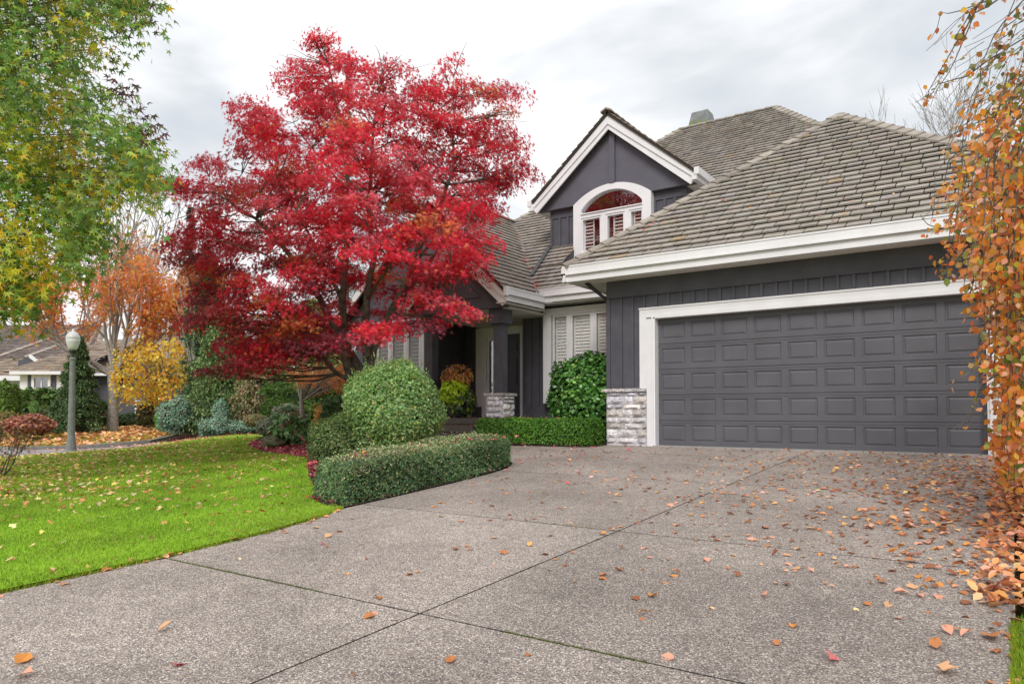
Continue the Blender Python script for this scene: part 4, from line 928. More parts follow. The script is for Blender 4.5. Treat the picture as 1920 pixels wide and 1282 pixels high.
stem([(680, 760, 14.4), (690, 700, 14.4), (685, 640, 14.3), (688, 560, 14.2), (700, 480, 14.2), (690, 380, 14.2), (700, 260, 14.3), (715, 150, 14.4)], .13, .015)
stem([(688, 720, 14.5), (700, 660, 14.5), (725, 600, 14.4), (745, 560, 14.3), (770, 500, 14.1), (810, 420, 14), (850, 320, 14), (850, 180, 14)], .12, .015)
stem([(700, 660, 14.5), (735, 590, 14.7), (790, 480, 15), (850, 400, 15.2), (920, 320, 15.2)], .085, .015)
stem([(770, 500, 14.1), (800, 520, 13.5), (840, 550, 13), (890, 582, 12.6)], .035, .008)
stem([(740, 565, 14.2), (760, 590, 13.4), (820, 600, 13.1)], .03, .008)
stem([(640, 640, 14.4), (560, 600, 14.6), (480, 590, 15), (370, 570, 15.2)], .06, .012)
stem([(640, 560, 14.8), (580, 440, 15.4), (520, 330, 15.6), (480, 240, 15.4)], .07, .012)
stem([(655, 360, 14.9), (600, 300, 14.2), (550, 230, 14)], .04, .01)
stem([(690, 380, 14.2), (760, 300, 14.8), (800, 220, 14.9)], .045, .01)
stem([(600, 560, 14.2), (560, 520, 13.2), (500, 480, 12.6), (420, 450, 12.4)], .045, .01)
stem([(688, 560, 14.2), (730, 500, 13.2), (790, 440, 12.6), (870, 430, 12.5)], .045, .01)
stems = [s for s in stems if s[0][2] > 1.5]; SP = np.array([s[0] for s in stems])
for c in C:
    d = np.linalg.norm(SP-c, axis=1)+np.where(SP[:, 2] > c[2], 1.5, 0); j = int(d.argmin()); a = SP[j]
    if d[j] < 4.0:
        pts = curve(a, c, (0, 0, -.12*np.linalg.norm(c-a)), 6); tb.tube(pts, np.linspace(min(.028, stems[j][1]*.6), .005, 6), 5, (1, 1, 1), cap=False)
        for _ in range(2):
            e = c+rng.normal(0, .25, 3)*np.array([1, 1, .25]); tb.tube([pts[3], (pts[4]+e)/2, e], [.01, .006, .003], 4, (1, 1, 1), cap=False)
# bare twigs at the top
for px, py, D in [(525, 158, 14.5), (545, 100, 14.5), (600, 58, 14.5), (715, 125, 14.4), (740, 118, 14.4), (980, 205, 14), (645, 105, 14.6)]:
    c = rel(at(px, py, D)); j = int(np.linalg.norm(SP-c, axis=1).argmin())
    for _ in range(4):
        e = c+rng.normal(0, .14, 3); tb.tube(curve(SP[j], e, rng.normal(0, .1, 3), 6), np.linspace(.014, .003, 6), 4, (1, 1, 1), cap=False)
tb.build('trunk', M['bark'], mt, smooth=True, fix=False)

# --- green and yellow sweetgum at the left
gb = at(-330, 800, 11.0); gb[2] = H1(gb[0], gb[1]); gt = empty('sweetgum_tree', tuple(map(float, gb))); tag(gt, 'tall tree with green and yellow star shaped leaves at the left edge', 'tree')
outl = [(-260, -330), (250, -330), (285, -40), (262, 15), (215, 20), (205, 105), (160, 60), (150, 90), (205, 160), (225, 150), (185, 190), (232, 235), (262, 225), (285, 300), (282, 335), (200, 345), (180, 380), (182, 430), (172, 470), (110, 500), (80, 560), (30, 575), (-60, 590), (-260, 590)]
pp = poly_samples(outl, 60); C = []; R = []
for px, py in pp:
    for k in range(2):
        D = rng.uniform(8.8, 12.5); C.append(at(px, py, D)-gb); r = rng.uniform(.24, .4); R.append((r, r))
for px, py in [(270, 320), (250, 330), (270, 225), (275, 240), (232, 160), (205, 165), (262, 8), (240, 20), (200, 90), (145, 500), (40, 560), (80, 530), (278, 300), (215, 330), (165, 440)]: C.append(at(px, py, rng.uniform(9.5, 10.5))-gb); R.append((.2, .2))
C = np.array(C); P, Nn, T, ix = pads_leaves(C, R, 1250, flat=.6, droop=.6, spread=.8); n = len(P)
yel = rng.random(len(C)) < .36; purple = np.zeros(len(C), bool); purple[-15:] = [0, 0, 1, 1, 1, 0, 1, 1, 0, 0, 0, 0, 0, 0, 0]
g1 = pick([(.2, .35, .07), (.28, .44, .09), (.14, .27, .07), (.4, .5, .12)], n, .2); y1 = pick([(.85, .64, .05), (.88, .54, .05), (.66, .62, .07), (.48, .5, .06)], n, .2); p1 = pick([(.14, .06, .09), (.2, .08, .07), (.12, .1, .06)], n, .2)
ty = np.where(rng.random(n) < .75, yel[ix], rng.random(n) < .25); col = np.where(ty[:, None], y1, g1); col = np.where(purple[ix][:, None], p1, col)
scatter('crown', P, Nn, rng.uniform(.1, .165, n), GUM, col, M['leaf'], gt, tdir=T+np.array([0, 0, -.6])); print('gum', n)
tb = MB(); top = at(-200, -330, 11)-gb; tb.tube(curve((0, 0, -.2), top, (.1, .1, 0), 12), np.linspace(.2, .07, 12), 10)
spine = [np.array((0, 0, -.2))*(1-t)+top*t for t in np.linspace(.3, 1, 14)]
for i in range(0, len(C)):
    c = C[i]; j = int(np.argmin([np.linalg.norm(s-c)+(1.2 if s[2] > c[2] else 0) for s in spine])); pts = curve(spine[j], c, (0, 0, .25), 7); tb.tube(pts, np.linspace(.02, .003, 7), 4, cap=False)
tb.build('trunk', M['bark'], gt, smooth=True, fix=False)

# --- weeping copper beech at the right
wb = np.array([9.1, -4.2, -.2]); wt = empty('weeping_beech', tuple(map(float, wb))); tag(wt, 'weeping tree with orange and olive round leaves hanging at the right of the garage', 'tree')
tb = MB(); P = []; T = []; Z_ = []; topc = np.array([8.8, -4.0, 5.2])
tb.tube([np.zeros(3), (-.1, .1, 2), (-.2, 0, 4), (-.3, .2, 6)], [.16, .13, .1, .05], 10)
def strand(path, dens=30, r=.006, spread=.06, bare=0):
    pts = [at(*p)-wb for p in path]; fine = []
    for a, b in zip(pts[:-1], pts[1:]):
        k = max(2, int(np.linalg.norm(b-a)/.12)); fine += [a+(b-a)*t/k+rng.normal(0, .008, 3) for t in range(k)]
    fine.append(pts[-1]); tb.tube(fine, np.linspace(r, .0022, len(fine)), 4, cap=False)
    for i, (a, b) in enumerate(zip(fine[:-1], fine[1:])):
        if i < bare*len(fine): continue
        for _ in range(rng.poisson(dens*np.linalg.norm(b-a))):
            t = rng.random(); P.append(a+(b-a)*t+rng.normal(0, spread, 3)*np.array([1, 1, .5])); T.append(rng.normal(0, .5, 3)+np.array([0, 0, -.8]))
def bot(x):
    return np.interp(x, [1745, 1765, 1790, 1815, 1835, 1850, 1870, 1890, 1920, 2050], [430, 470, 530, 560, 590, 640, 850, 915, 910, 900])
for i in range(150):
    x = 1768+(rng.random()**.62)*300; D = rng.uniform(5.0, 7.2); b = bot(x)-abs(rng.normal(0, 45)); t0 = np.interp(x, [1745, 1790, 1850, 2050], [300, 250, 220, 150])+rng.uniform(-40, 190)
    if b-t0 < 60: t0 = b-rng.uniform(60, 150)
    strand([(x+rng.uniform(30, 110), t0-70, D+.2), (x+rng.uniform(5, 35), t0, D+.1), (x+rng.uniform(-8, 14), (t0+b)/2, D), (x+rng.uniform(-12, 8), b, D)], dens=38)
for i in range(30):   # curtain down the right edge
    x = rng.uniform(1862, 2010); b = bot(x)-rng.uniform(0, 60); D = rng.uniform(4.9, 6.2)
    strand([(x+25, 480, D), (x+5, 620, D), (x, b, D)], dens=38)
for i in range(20):   # thin top
    x = rng.uniform(1800, 2000); D = rng.uniform(5.3, 7.3); y = rng.uniform(-90, 140)
    strand([(x+120, y-60, D), (x+40, y, D), (x, y+rng.uniform(60, 170), D)], dens=20)
for path, dn in [([(1990, -60, 6), (1900, 20, 6), (1860, 70, 6), (1835, 150, 6), (1800, 240, 6), (1755, 330, 6), (1745, 420, 6)], 3), ([(1960, 120, 6), (1850, 220, 6), (1790, 250, 6), (1770, 300, 6)], 8), ([(1900, -20, 6.3), (1800, 20, 6.3), (1765, 25, 6.3), (1745, 75, 6.3)], 7), ([(1860, -20, 6), (1820, 20, 6), (1800, 60, 6), (1790, 75, 6)], 22),
              ([(1900, -20, 6), (1830, 30, 6), (1790, 110, 6), (1760, 165, 6), (1745, 200, 6)], 9), ([(1850, -10, 6), (1790, 85, 6), (1755, 150, 6), (1738, 195, 6)], 20), ([(1880, 100, 6), (1810, 140, 6), (1760, 160, 6), (1740, 185, 6)], 24),
              ([(1900, 560, 5.6), (1860, 600, 5.6), (1830, 690, 5.5), (1800, 710, 5.5), (1768, 728, 5.5)], 5), ([(1880, 640, 5.5), (1845, 680, 5.5), (1822, 760, 5.4), (1798, 805, 5.4)], 9), ([(1870, 700, 5.5), (1840, 720, 5.5), (1815, 790, 5.5), (1785, 806, 5.5)], 7), ([(1880, 590, 5.8), (1850, 600, 5.8), (1833, 650, 5.8), (1820, 680, 5.8)], 9),
              ([(1850, 430, 6), (1805, 470, 6), (1780, 500, 6), (1765, 520, 6), (1763, 497, 6)], 8), ([(1860, 430, 6), (1830, 500, 6), (1817, 560, 6), (1816, 590, 6)], 26), ([(1850, 380, 6), (1790, 430, 6), (1740, 425, 6), (1725, 402, 6)], 12), ([(1850, 330, 6.2), (1780, 350, 6.2), (1745, 370, 6.2)], 20),
              ([(1840, 250, 6), (1780, 300, 6), (1760, 380, 6), (1730, 410, 6)], 16), ([(1860, 300, 6), (1800, 380, 6), (1770, 430, 6), (1745, 440, 6)], 18)]: strand(path, dens=dn, r=.008, spread=.03)
for i in range(20):    # bare twigs against the sky
    x = rng.uniform(1770, 1900); y = rng.uniform(0, 210); strand([(x+60, y-20, 6.5), (x, y+20, 6.5), (x-rng.uniform(20, 70), y+rng.uniform(40, 90), 6.5)], dens=.7, r=.003)
strand([(2000, 150, 5.6), (1930, 240, 5.5), (1905, 290, 5.5), (1870, 320, 5.5), (1820, 345, 5.6)], dens=2, r=.014)
P = np.array(P); T = np.array(T); n = len(P); Nn = rng.normal(size=(n, 3))*.8+np.array([-.2, -.8, .35])
col = pick([(.88, .33, .05), (.9, .44, .25), (.78, .22, .06), (.6, .48, .06), (.3, .34, .08), (.88, .48, .07)], n, .22, [.34, .22, .22, .06, .1, .06]); hi_ = (P[:, 2]+wb[2] > 3.1) & (rng.random(n) < .45); col[hi_] = pick([(.3, .22, .08), (.24, .26, .1), (.5, .2, .06), (.2, .2, .08)], hi_.sum(), .2)
scatter('crown', P, Nn, rng.uniform(.04, .07, n), OVAL, col, M['leaf'], wt, tdir=T, smooth=False); tb.build('trunk', M['bark'], wt, smooth=True, fix=False); print('beech', n)

# --- clipped front hedge
def hedge(name, label, front, back, h, n, size, cols, w, tpl=OVAL, m='leaf', core=(.03, .045, .02), rnd=.09, zf=None, group=None, amp=.03, jit=.2, topc=None):
    """front/back: matching plan polylines; leaves over top, faces and ends"""
    front = np.array(front, float); back = np.array(back, float); c0 = (front.mean(0)+back.mean(0))/2; z0 = zf(*c0) if zf else H1(*c0)
    o = empty(name, (float(c0[0]), float(c0[1]), float(z0))); tag(o, label, 'hedge', group)
    seg = np.linalg.norm(np.diff(front, axis=0), axis=1); cum = np.r_[0, np.cumsum(seg)]; Lt = cum[-1]; wd = np.linalg.norm(front-back, axis=1).mean()
    def pt(s, t):
        k = np.interp(s*Lt, cum, np.arange(len(front))); i = np.minimum(k.astype(int), len(front)-2); f = (k-i)[:, None]; a = front[i]*(1-f)+front[i+1]*f; b = back[i]*(1-f)+back[i+1]*f
        return a*(1-t[:, None])+b*t[:, None]
    zz = (lambda q: np.array([zf(*p) for p in q])) if zf else (lambda q: HT(q))
    areas = np.array([Lt*wd, Lt*h, Lt*h, wd*h, wd*h]); face = rng.choice(5, n, p=areas/areas.sum()); s = rng.random(n); t = rng.random(n); v = rng.random(n)
    t = np.where(face == 1, 0, np.where(face == 2, 1, t)); s = np.where(face == 3, 0, np.where(face == 4, 1, s)); v = np.where(face == 0, 1, v)
    q = pt(s, t); ctr = pt(s, np.full(n, .5)); out = np.c_[unit(q-ctr), np.zeros(n)]
    endd = unit(front[0]-front[1]); enda = unit(front[-1]-front[-2]); out = np.where((face == 3)[:, None], np.r_[endd, 0], out); out = np.where((face == 4)[:, None], np.r_[enda, 0], out); out = np.where((face == 0)[:, None], np.array([0, 0, 1.]), out)
    z = zz(q)+v*h; P = np.c_[q, z]
    # rounded edges
    dt = np.minimum(np.minimum(t, 1-t)*wd, np.minimum(s, 1-s)*Lt); dv = (1-v)*h
    inw = unit(np.c_[ctr-q, np.zeros(n)]); rz = np.where(face == 0, np.clip(rnd-dt, 0, rnd)**2/rnd, 0); P[:, 2] -= rz*.8
    rr = np.where(face != 0, np.clip(rnd-dv, 0, rnd)**2/rnd, 0); P -= out*rr[:, None]*.8; P -= out*(rng.random(n)**1.6*.075)[:, None]
    P += out*(amp*(np.sin(P[:, 0]*5)*np.sin(P[:, 1]*4.3+1)+np.sin(P[:, 2]*9+P[:, 1]*3))+.022*np.sin(P[:, 0]*31+P[:, 2]*17)*np.sin(P[:, 1]*29+P[:, 2]*23))[:, None]; st_ = rng.random(n) < .012; P[st_] += (out[st_]*.4+np.array([0, 0, .5]))*rng.uniform(.03, .11, (st_.sum(), 1))
    nn = out+rng.normal(0, .55, (n, 3)); nn[:, 2] += .25
    cc = pick(cols, n, jit, w)
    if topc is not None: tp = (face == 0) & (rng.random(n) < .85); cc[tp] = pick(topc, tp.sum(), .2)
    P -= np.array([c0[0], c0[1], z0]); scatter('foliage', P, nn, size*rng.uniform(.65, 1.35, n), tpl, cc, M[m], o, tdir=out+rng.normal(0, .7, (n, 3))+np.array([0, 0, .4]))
    mb = MB(); g = .075; k = 14
    for i in range(k):
        sa, sb_ = (i/k)*(1-2*g/Lt)+g/Lt, ((i+1)/k)*(1-2*g/Lt)+g/Lt; pts = []
        for s_ in (sa, sb_):
            for t_ in (g/wd, 1-g/wd): p = pt(np.array([s_]), np.array([t_]))[0]; pts.append((p, zz([p])[0]))
        V8 = [(p[0]-c0[0], p[1]-c0[1], z-z0+zo) for zo in (-.05, h-.07) for p, z in pts]
        mb.solid(V8, [(0, 1, 3, 2), (4, 6, 7, 5), (0, 4, 5, 1), (1, 5, 7, 3), (3, 7, 6, 2), (2, 6, 4, 0)], core)
    mb.build('stems', M['core'], o)
    return o
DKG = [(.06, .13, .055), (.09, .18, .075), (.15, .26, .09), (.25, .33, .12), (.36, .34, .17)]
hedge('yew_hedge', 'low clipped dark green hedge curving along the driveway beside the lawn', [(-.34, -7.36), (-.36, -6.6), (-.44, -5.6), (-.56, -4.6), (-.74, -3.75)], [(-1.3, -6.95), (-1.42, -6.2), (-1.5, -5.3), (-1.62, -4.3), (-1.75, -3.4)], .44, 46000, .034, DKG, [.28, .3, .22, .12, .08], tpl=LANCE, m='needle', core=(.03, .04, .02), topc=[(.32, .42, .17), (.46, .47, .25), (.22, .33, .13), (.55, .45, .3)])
hedge('box_hedge', 'low clipped bright green hedge under the camellia beside the garage stone', [(-3.76, -.68), (-3.2, -.66), (-2.2, -.6), (-1.14, -.52)], [(-3.76, -.02), (-3.2, .0), (-2.2, .02), (-1.14, .06)], .5, 24000, .03, [(.12, .29, .04), (.17, .38, .05), (.24, .47, .07), (.07, .18, .03)], [.3, .35, .2, .15], m='leaf', zf=lambda x, y: 0., core=(.02, .04, .012), rnd=.12, amp=.025)
# --- shrubs by the house
c = at(735, 762, 12.3); bush('boxleaf_shrub', 'large round clipped grey green bush between the two hedges', 'shrub', (c[0], c[1], .63), (.86, .86, .86), 34000, .043, [(.26, .44, .14), (.36, .54, .2), (.48, .62, .3), (.18, .33, .08), (.6, .54, .14)], [.3, .3, .2, .15, .05], la=.07, core=(.05, .07, .03), shell=.2, tips=70)
c = at(630, 815, 12.0); bush('leafy_shrub', 'lower green leafy bush to the left of the large round bush', 'shrub', (c[0], c[1], .12), (.46, .46, .46), 8000, .05, [(.14, .24, .07), (.2, .3, .1), (.09, .15, .05), (.3, .34, .14)], None, tpl=LANCE, la=.12, core=(.04, .05, .02))
bush('camellia', 'round glossy green camellia shrub under the shuttered window', 'shrub', (-2.02, .95, 1.06), (.86, .6, .82), 8000, .085, [(.065, .19, .035), (.1, .26, .045), (.15, .35, .07), (.045, .12, .03), (.24, .44, .09)], [.3, .3, .15, .15, .1], m='glossleaf', la=.09, core=(.015, .03, .01), up=.5, shell=.25)
print('veg1 ok')
# ---------------------------------------------------------------- street lamp
lp = at(133, 850, 18.5); lp[2] = H1(lp[0], lp[1])-.02
la = empty('street_lamp', tuple(map(float, lp))); tag(la, 'grey tapered street lamp with a white acorn globe beside the road', 'street lamp')
p = MB(); p.lathe([(.19, 0), (.195, .06), (.15, .1), (.13, .14), (.1, .38), (.09, .46), (.088, .5), (.066, 2.45), (.08, 2.47), (.08, 2.5), (.06, 2.53)], 0, 0, 14); p.build('post', M['lamp_post'], la, smooth=False)
p = MB(); p.lathe([(.055, 2.53), (.045, 2.62), (.07, 2.66), (.09, 2.7), (.08, 2.73)], 0, 0, 16); p.build('neck', M['darkmetal'], la)
p = MB(); p.lathe([(.085, 2.73), (.125, 2.8), (.155, 2.9), (.163, 2.95), (.162, 3.0)], 0, 0, 20); g1_ = p.build('globe', M['opal'], la, smooth=True)
p = MB(); p.lathe([(.162, 3.0), (.17, 3.01), (.163, 3.07), (.13, 3.14), (.08, 3.19), (.035, 3.21), (.025, 3.23), (.03, 3.25), (.012, 3.27)], 0, 0, 20); p.build('globe_cap', M['opal'], la, smooth=True)

# ---------------------------------------------------------------- neighbouring houses (own frames: x right, y away)
ANG = math.atan2(RT[1], RT[0])
def lx(px, D): return (px-960)/FPX*D
def lz(py, D): return .63+(773-py)/FPX*D
def nframe(name, D, label, px):
    o = empty(name, tuple(map(float, (*atxy(px, D), 0))), ANG); tag(o, label, 'house'); x0 = lx(px, D); return o, (lambda q, d=0: (q-960)/FPX*(D+d)-x0)
def nroof(h, quad, name='roof', expo=.3, cb=(1, 1, 1)):
    """quad: eave left, eave right, top right, top left"""
    a, b, c, d = [np.array(q, float) for q in quad]; U = unit(b-a); Vv = (d-a)-U*((d-a)@U); V = unit(Vv); uv = [((q-a)@U, (q-a)@V) for q in (a, b, c, d)]
    m = shakes(a, U, V, uv, expo=expo, wid=.4, t=.05, cbase=cb, jit=.16); o = m.build(name, M['shake'], h, fix=False)
    k = MB(); k.face([q-np.array((0, 0, .03)) for q in (a, b, c, d)]); k.build('roof_underlay', M['roofbase'], o); return o
D1 = 38
h1, X1 = nframe('neighbour_house', D1, 'grey bungalow across the road with brown shake roofs behind the maple trees', 160)
zz = lambda py, d=0: lz(py, D1+d)
w = MB(); w.box(X1(70), X1(500), 2.2, 12, -.4, zz(700)); w.build('wall', M['siding'], h1)
w = MB(); w.box(X1(30), X1(112), .3, 2.2, -.4, zz(700)); w.build('bay_wall', M['white'], h1)
for q in (46, 92): 
    k = MB(); k.box(X1(q), X1(q+7), .24, .299, .4, zz(702)); k.build('panel', M['siding'], h1)
def nwin(h, X, x0, x1, z0, z1, y, t=.14):
    f = MB(); f.box(x0-t, x0, y-.08, y, z0-t, z1+t); f.box(x1, x1+t, y-.08, y, z0-t, z1+t); f.box(x0, x1, y-.08, y, z1, z1+t); f.box(x0, x1, y-.08, y, z0-t, z0); f.box((x0+x1)/2-.03, (x0+x1)/2+.03, y-.05, y, z0, z1)
    fo = f.build('window', M['white'], h); g = MB(); g.box(x0, x1, y-.03, y-.02, z0, z1); g.build('pane', M['glass_dark'], fo); r = MB(); r.box(x0, x1, y-.015, y-.005, z0, z1); r.build('blind', M['room'], fo)
nwin(h1, X1, X1(60), X1(86), zz(727), zz(707), .24)
nwin(h1, X1, X1(220), X1(239), zz(771), zz(754), 2.15)
s_ = MB(); stone_face(s_, 0, X1(290)-X1(246), -.3, zz(766), (X1(246), 2.0, 0), (1, 0, 0), (0, -1, 0), .9); s_.build('stone_base', M['stone'], h1)
g = MB(); g.box(X1(22), X1(118), -.2, -.0, zz(702), zz(696)); g.build('gutter', M['white'], h1)
g = MB(); g.box(X1(118), X1(520), 1.5, 1.7, zz(704, 1.5), zz(699, 1.5)); g.build('gutter', M['white'], h1)
k = MB(); k.box(X1(22), X1(118), 0, 2.2, zz(702), zz(701)); k.build('soffit', M['soffit'], h1)
nroof(h1, [(X1(6), -.1, zz(697)), (X1(124), -.1, zz(697)), (X1(175), 5.6, zz(636, 5.6)), (X1(92), 5.6, zz(636, 5.6))], cb=(.9, .79, .7))
nroof(h1, [(X1(100), 1.6, zz(699, 1.6)), (X1(520), 1.6, zz(699, 1.6)), (X1(440), 8, zz(622, 8)), (X1(150), 8, zz(622, 8))], cb=(.84, .76, .7))
# cross gable with white bargeboards
g = MB(); a = (X1(205), zz(694, 1)); b = (X1(258), zz(662, 1)); c_ = (X1(312), zz(694, 1))
g.prism([a, c_, b], 'y', 1.2, 1.3); g.build('gable_wall', M['siding_light'], h1)
g = MB(); t = .24
for u, v in ((a, b), (c_, b)): g.prism([u, v, (v[0], v[1]+t), (u[0]-(.25 if u is a else -.25), u[1]+.05)], 'y', .95, 1.15)
g.build('bargeboard', M['white'], h1)
for sg, u in ((-1, a), (1, c_)): 
    m = MB(); P4 = [np.array((u[0]+sg*.3, .9, u[1]+.1)), np.array((b[0], .9, b[1]+.34)), np.array((b[0], 6, b[1]+.34)), np.array((u[0]+sg*.3, 6, u[1]+.1))]; nn_ = np.cross(P4[1]-P4[0], P4[2]-P4[1]); slab(m, P4, nn_, .12); m.build('roof', M['shake'], h1)
# upper roof with gutter at the right (px 255-345)
g = MB(); g.box(X1(296), X1(342), 4.0, 4.3, zz(642, 4), zz(632, 4)); g.build('gutter', M['white'], h1)
g = MB(); g.box(X1(290), X1(440), 4.5, 9, 1.5, zz(640, 4.5)); g.build('upper_wall', M['siding'], h1)
nroof(h1, [(X1(258), 4.2, zz(634, 4.2)), (X1(470), 4.2, zz(634, 4.2)), (X1(440), 9, zz(592, 9)), (X1(300), 9, zz(592, 9))], cb=(.8, .75, .7))
g = MB(); g.prism([(X1(419), zz(618, 3)), (X1(440), zz(631, 3)), (X1(440), zz(637, 3)), (X1(419), zz(624, 3))], 'y', 3.0, 3.3); g.build('bargeboard', M['white'], h1)
# garage wing at the far left
w = MB(); w.box(X1(-260), X1(36), 4, 12, -.4, zz(712, 4)); w.build('wall', M['soffit'], h1)
g = MB(); g.box(X1(-270), X1(40), 3.2, 3.5, zz(713, 3), zz(704, 3)); g.build('gutter', M['white'], h1)
k = MB(); k.box(X1(5), X1(28), 3.9, 3.99, zz(757, 4), zz(737, 4)); k.build('garage_door', M['darkmetal'], h1)
nroof(h1, [(X1(-270), 3.4, zz(705, 3.4)), (X1(38), 3.4, zz(705, 3.4)), (X1(30), 6.5, zz(672, 6.5)), (X1(-250), 6.5, zz(672, 6.5))], cb=(.85, .75, .66))
g = MB(); g.prism([(X1(-30), zz(696, 2.5)), (X1(22), zz(688, 2.5)), (X1(22), zz(684, 2.5)), (X1(-6), zz(668, 2.5)), (X1(-30), zz(675, 2.5))], 'y', 2.6, 2.8); g.build('gable_wall', M['siding'], h1)
g = MB(); g.prism([(X1(-4), zz(670, 2.5)), (X1(24), zz(690, 2.5)), (X1(24), zz(685, 2.5)), (X1(-4), zz(664, 2.5))], 'y', 2.4, 2.6); g.build('bargeboard', M['white'], h1)
D2 = 52
h2, X2 = nframe('neighbour_house', D2, 'farther house with a dark brown hipped shake roof at the far left', 40)
zz2 = lambda py, d=0: lz(py, D2+d)
w = MB(); w.box(X2(-280), X2(140), 1, 12, -.4, zz2(690)); w.build('wall', M['siding'], h2)
DK = (.5, .45, .46)
nroof(h2, [(X2(-300), 0, zz2(680)), (X2(170), 0, zz2(680)), (X2(95), 7, zz2(609, 7)), (X2(-260), 7, zz2(609, 7))], cb=DK)
m = MB()
for (qa, ya), (qb, yb) in (((-25, 672), (60, 610)), ((30, 672), (92, 624)), ((170, 680), (96, 611)), ((92, 624), (120, 652))):
    da, db = 7*(680-ya)/71, 7*(680-yb)/71; caps(m, (X2(qa), da, zz2(ya, da)+.12), (X2(qb), db, zz2(yb, db)+.12), w=.4, step=.5, c=(1, .94, .9)); m.build('roof_ridge', M['shake'], h2, fix=False); m = MB()

# ---------------------------------------------------------------- trees of the background
def grow(mb, p, d, L_, r, lev, tips, up=.12, spread=.5, minr=.004, nb=(2, 3)):
    k = 4; pts = [p]; q = p.copy(); dd = d.copy()
    for i in range(k):
        dd = unit(dd+rng.normal(0, .09, 3)+np.array([0, 0, up*.25])); q = q+dd*L_/k; pts.append(q.copy())
    mb.tube(pts, np.linspace(r, r*.66, k+1), 5 if lev > 2 else 4, cap=False)
    if lev <= 3: tips.extend([(x, lev) for x in pts[1:]])
    if lev == 0: return
    for i in range(rng.integers(nb[0], nb[1]+1)):
        a = pts[rng.integers(2, 5)] if i else pts[-1]; nd = unit(dd+rng.normal(0, spread, 3)+np.array([0, 0, up])); grow(mb, a, nd, L_*rng.uniform(.66, .86), max(r*.6, minr), lev-1, tips, up, spread, minr, nb)
# leaf-shedding maple across the road
bs = at(211, 811, 30); bs[2] = H1(bs[0], bs[1]); t = empty('maple_tree', tuple(map(float, bs))); tag(t, 'half bare tree with pale trunk and sparse orange leaves on the leaf covered lawn', 'tree')
mb = MB(); tips = []; mb.tube([(0, 0, -.1), (0, 0, .15), (.02, 0, 1.2), (-.02, 0, 2.3), (.0, 0, 2.6)], [.3, .23, .2, .22, .18], 9)
st = np.array([0, 0, 2.4])
RV = np.array([*RT[:2], 0]); FV = np.array([*FW[:2], 0])
for a, e, L_ in [(-1.5, .45, 2.1), (-1.0, .8, 2.2), (-.6, 1.2, 2.2), (-.25, 1.5, 2.2), (.1, 1.5, 2.2), (.45, 1.1, 2.2), (.85, .9, 2.1), (1.4, .5, 1.9), (-.9, .35, 1.8), (.9, .3, 1.6), (.2, .8, 1.9)]:
    d = RV*a+FV*rng.uniform(-.6, .6)+np.array([0, 0, e]); grow(mb, st+rng.normal(0, .05, 3), unit(d), L_, .09, 5, tips, up=.24, spread=.34, minr=.008)
mb.build('trunk', M['bark_pale'], t, smooth=True, fix=False)
tp = np.array([x[0] for x in tips]); zc = tp[:, 2]; side = tp@RV
keep = rng.random(len(tp)) < np.clip(1.25-np.abs(zc-4.2)/3.6, .02, 1)*np.where(side > 1.2, 1, .75); tp = tp[keep]; tp = tp[rng.random(len(tp)) < np.where(tp[:, 2] < 6.5, .95, .4)]; k = 6; P = np.repeat(tp, k, 0)+rng.normal(0, .17, (len(tp)*k, 3)); n = min(len(P), 22000); P = P[rng.permutation(len(P))[:n]]
scatter('crown', P, rng.normal(size=(n, 3)), rng.uniform(.13, .23, n), GUM, pick([(.95, .36, .06), (.95, .48, .08), (.93, .24, .1), (.93, .4, .2)], n, .12), M['leaf'], t, tdir=rng.normal(size=(n, 3))-np.array([0, 0, .5]))
def blobtree(name, label, base, pads, n_per, size, cols, w=None, tpl=OVAL, trunk=None, m='leaf', flat=.5, droop=.5, group=None, bark='bark', bend=.1):
    base = np.array(base, float); o = empty(name, tuple(map(float, base))); tag(o, label, 'tree', group)
    C = np.array([p[0] for p in pads])-base; R = [p[1] for p in pads]; P, Nn, T, ix = pads_leaves(C, R, n_per, flat, droop, .8)
    scatter('crown', P, Nn, size*rng.uniform(.7, 1.3, len(P)), tpl, pick(cols, len(P), .18, w), M[m], o, tdir=T+np.array([0, 0, -.5]))
    mb = MB(); r0, hh = trunk; mb.tube([(0, 0, -.1), (0, 0, .1), (.02, .02, hh*.5), (0, 0, hh)], [r0*1.3, r0, r0*.85, r0*.7], 8)
    for c in C[rng.permutation(len(C))[:60]]: mb.tube(curve((0, 0, hh), c, (0, 0, bend), 6), np.linspace(r0*.4, .008, 6), 5, cap=False)
    mb.build('trunk', M[bark], o, smooth=True, fix=False); return o
# small yellow weeping tree
b0 = at(311, 775, 29); b0[2] = H1(*b0[:2]); pd = []
for (px, py) in poly_samples([(218, 700), (225, 660), (262, 640), (300, 632), (340, 645), (362, 665), (350, 700), (335, 742), (300, 750), (225, 748)], 17): pd.append((at(px, py, rng.uniform(27.6, 30.4)), (.34, .34)))
blobtree('weeping_tree', 'small yellow leaved weeping tree in front of the grey bungalow', b0, pd, 420, .13, [(.88, .56, .06), (.9, .62, .1), (.85, .46, .06), (.55, .48, .07), (.93, .36, .06)], [.35, .3, .15, .1, .1], trunk=(.1, 2.3), bark='bark_pale')
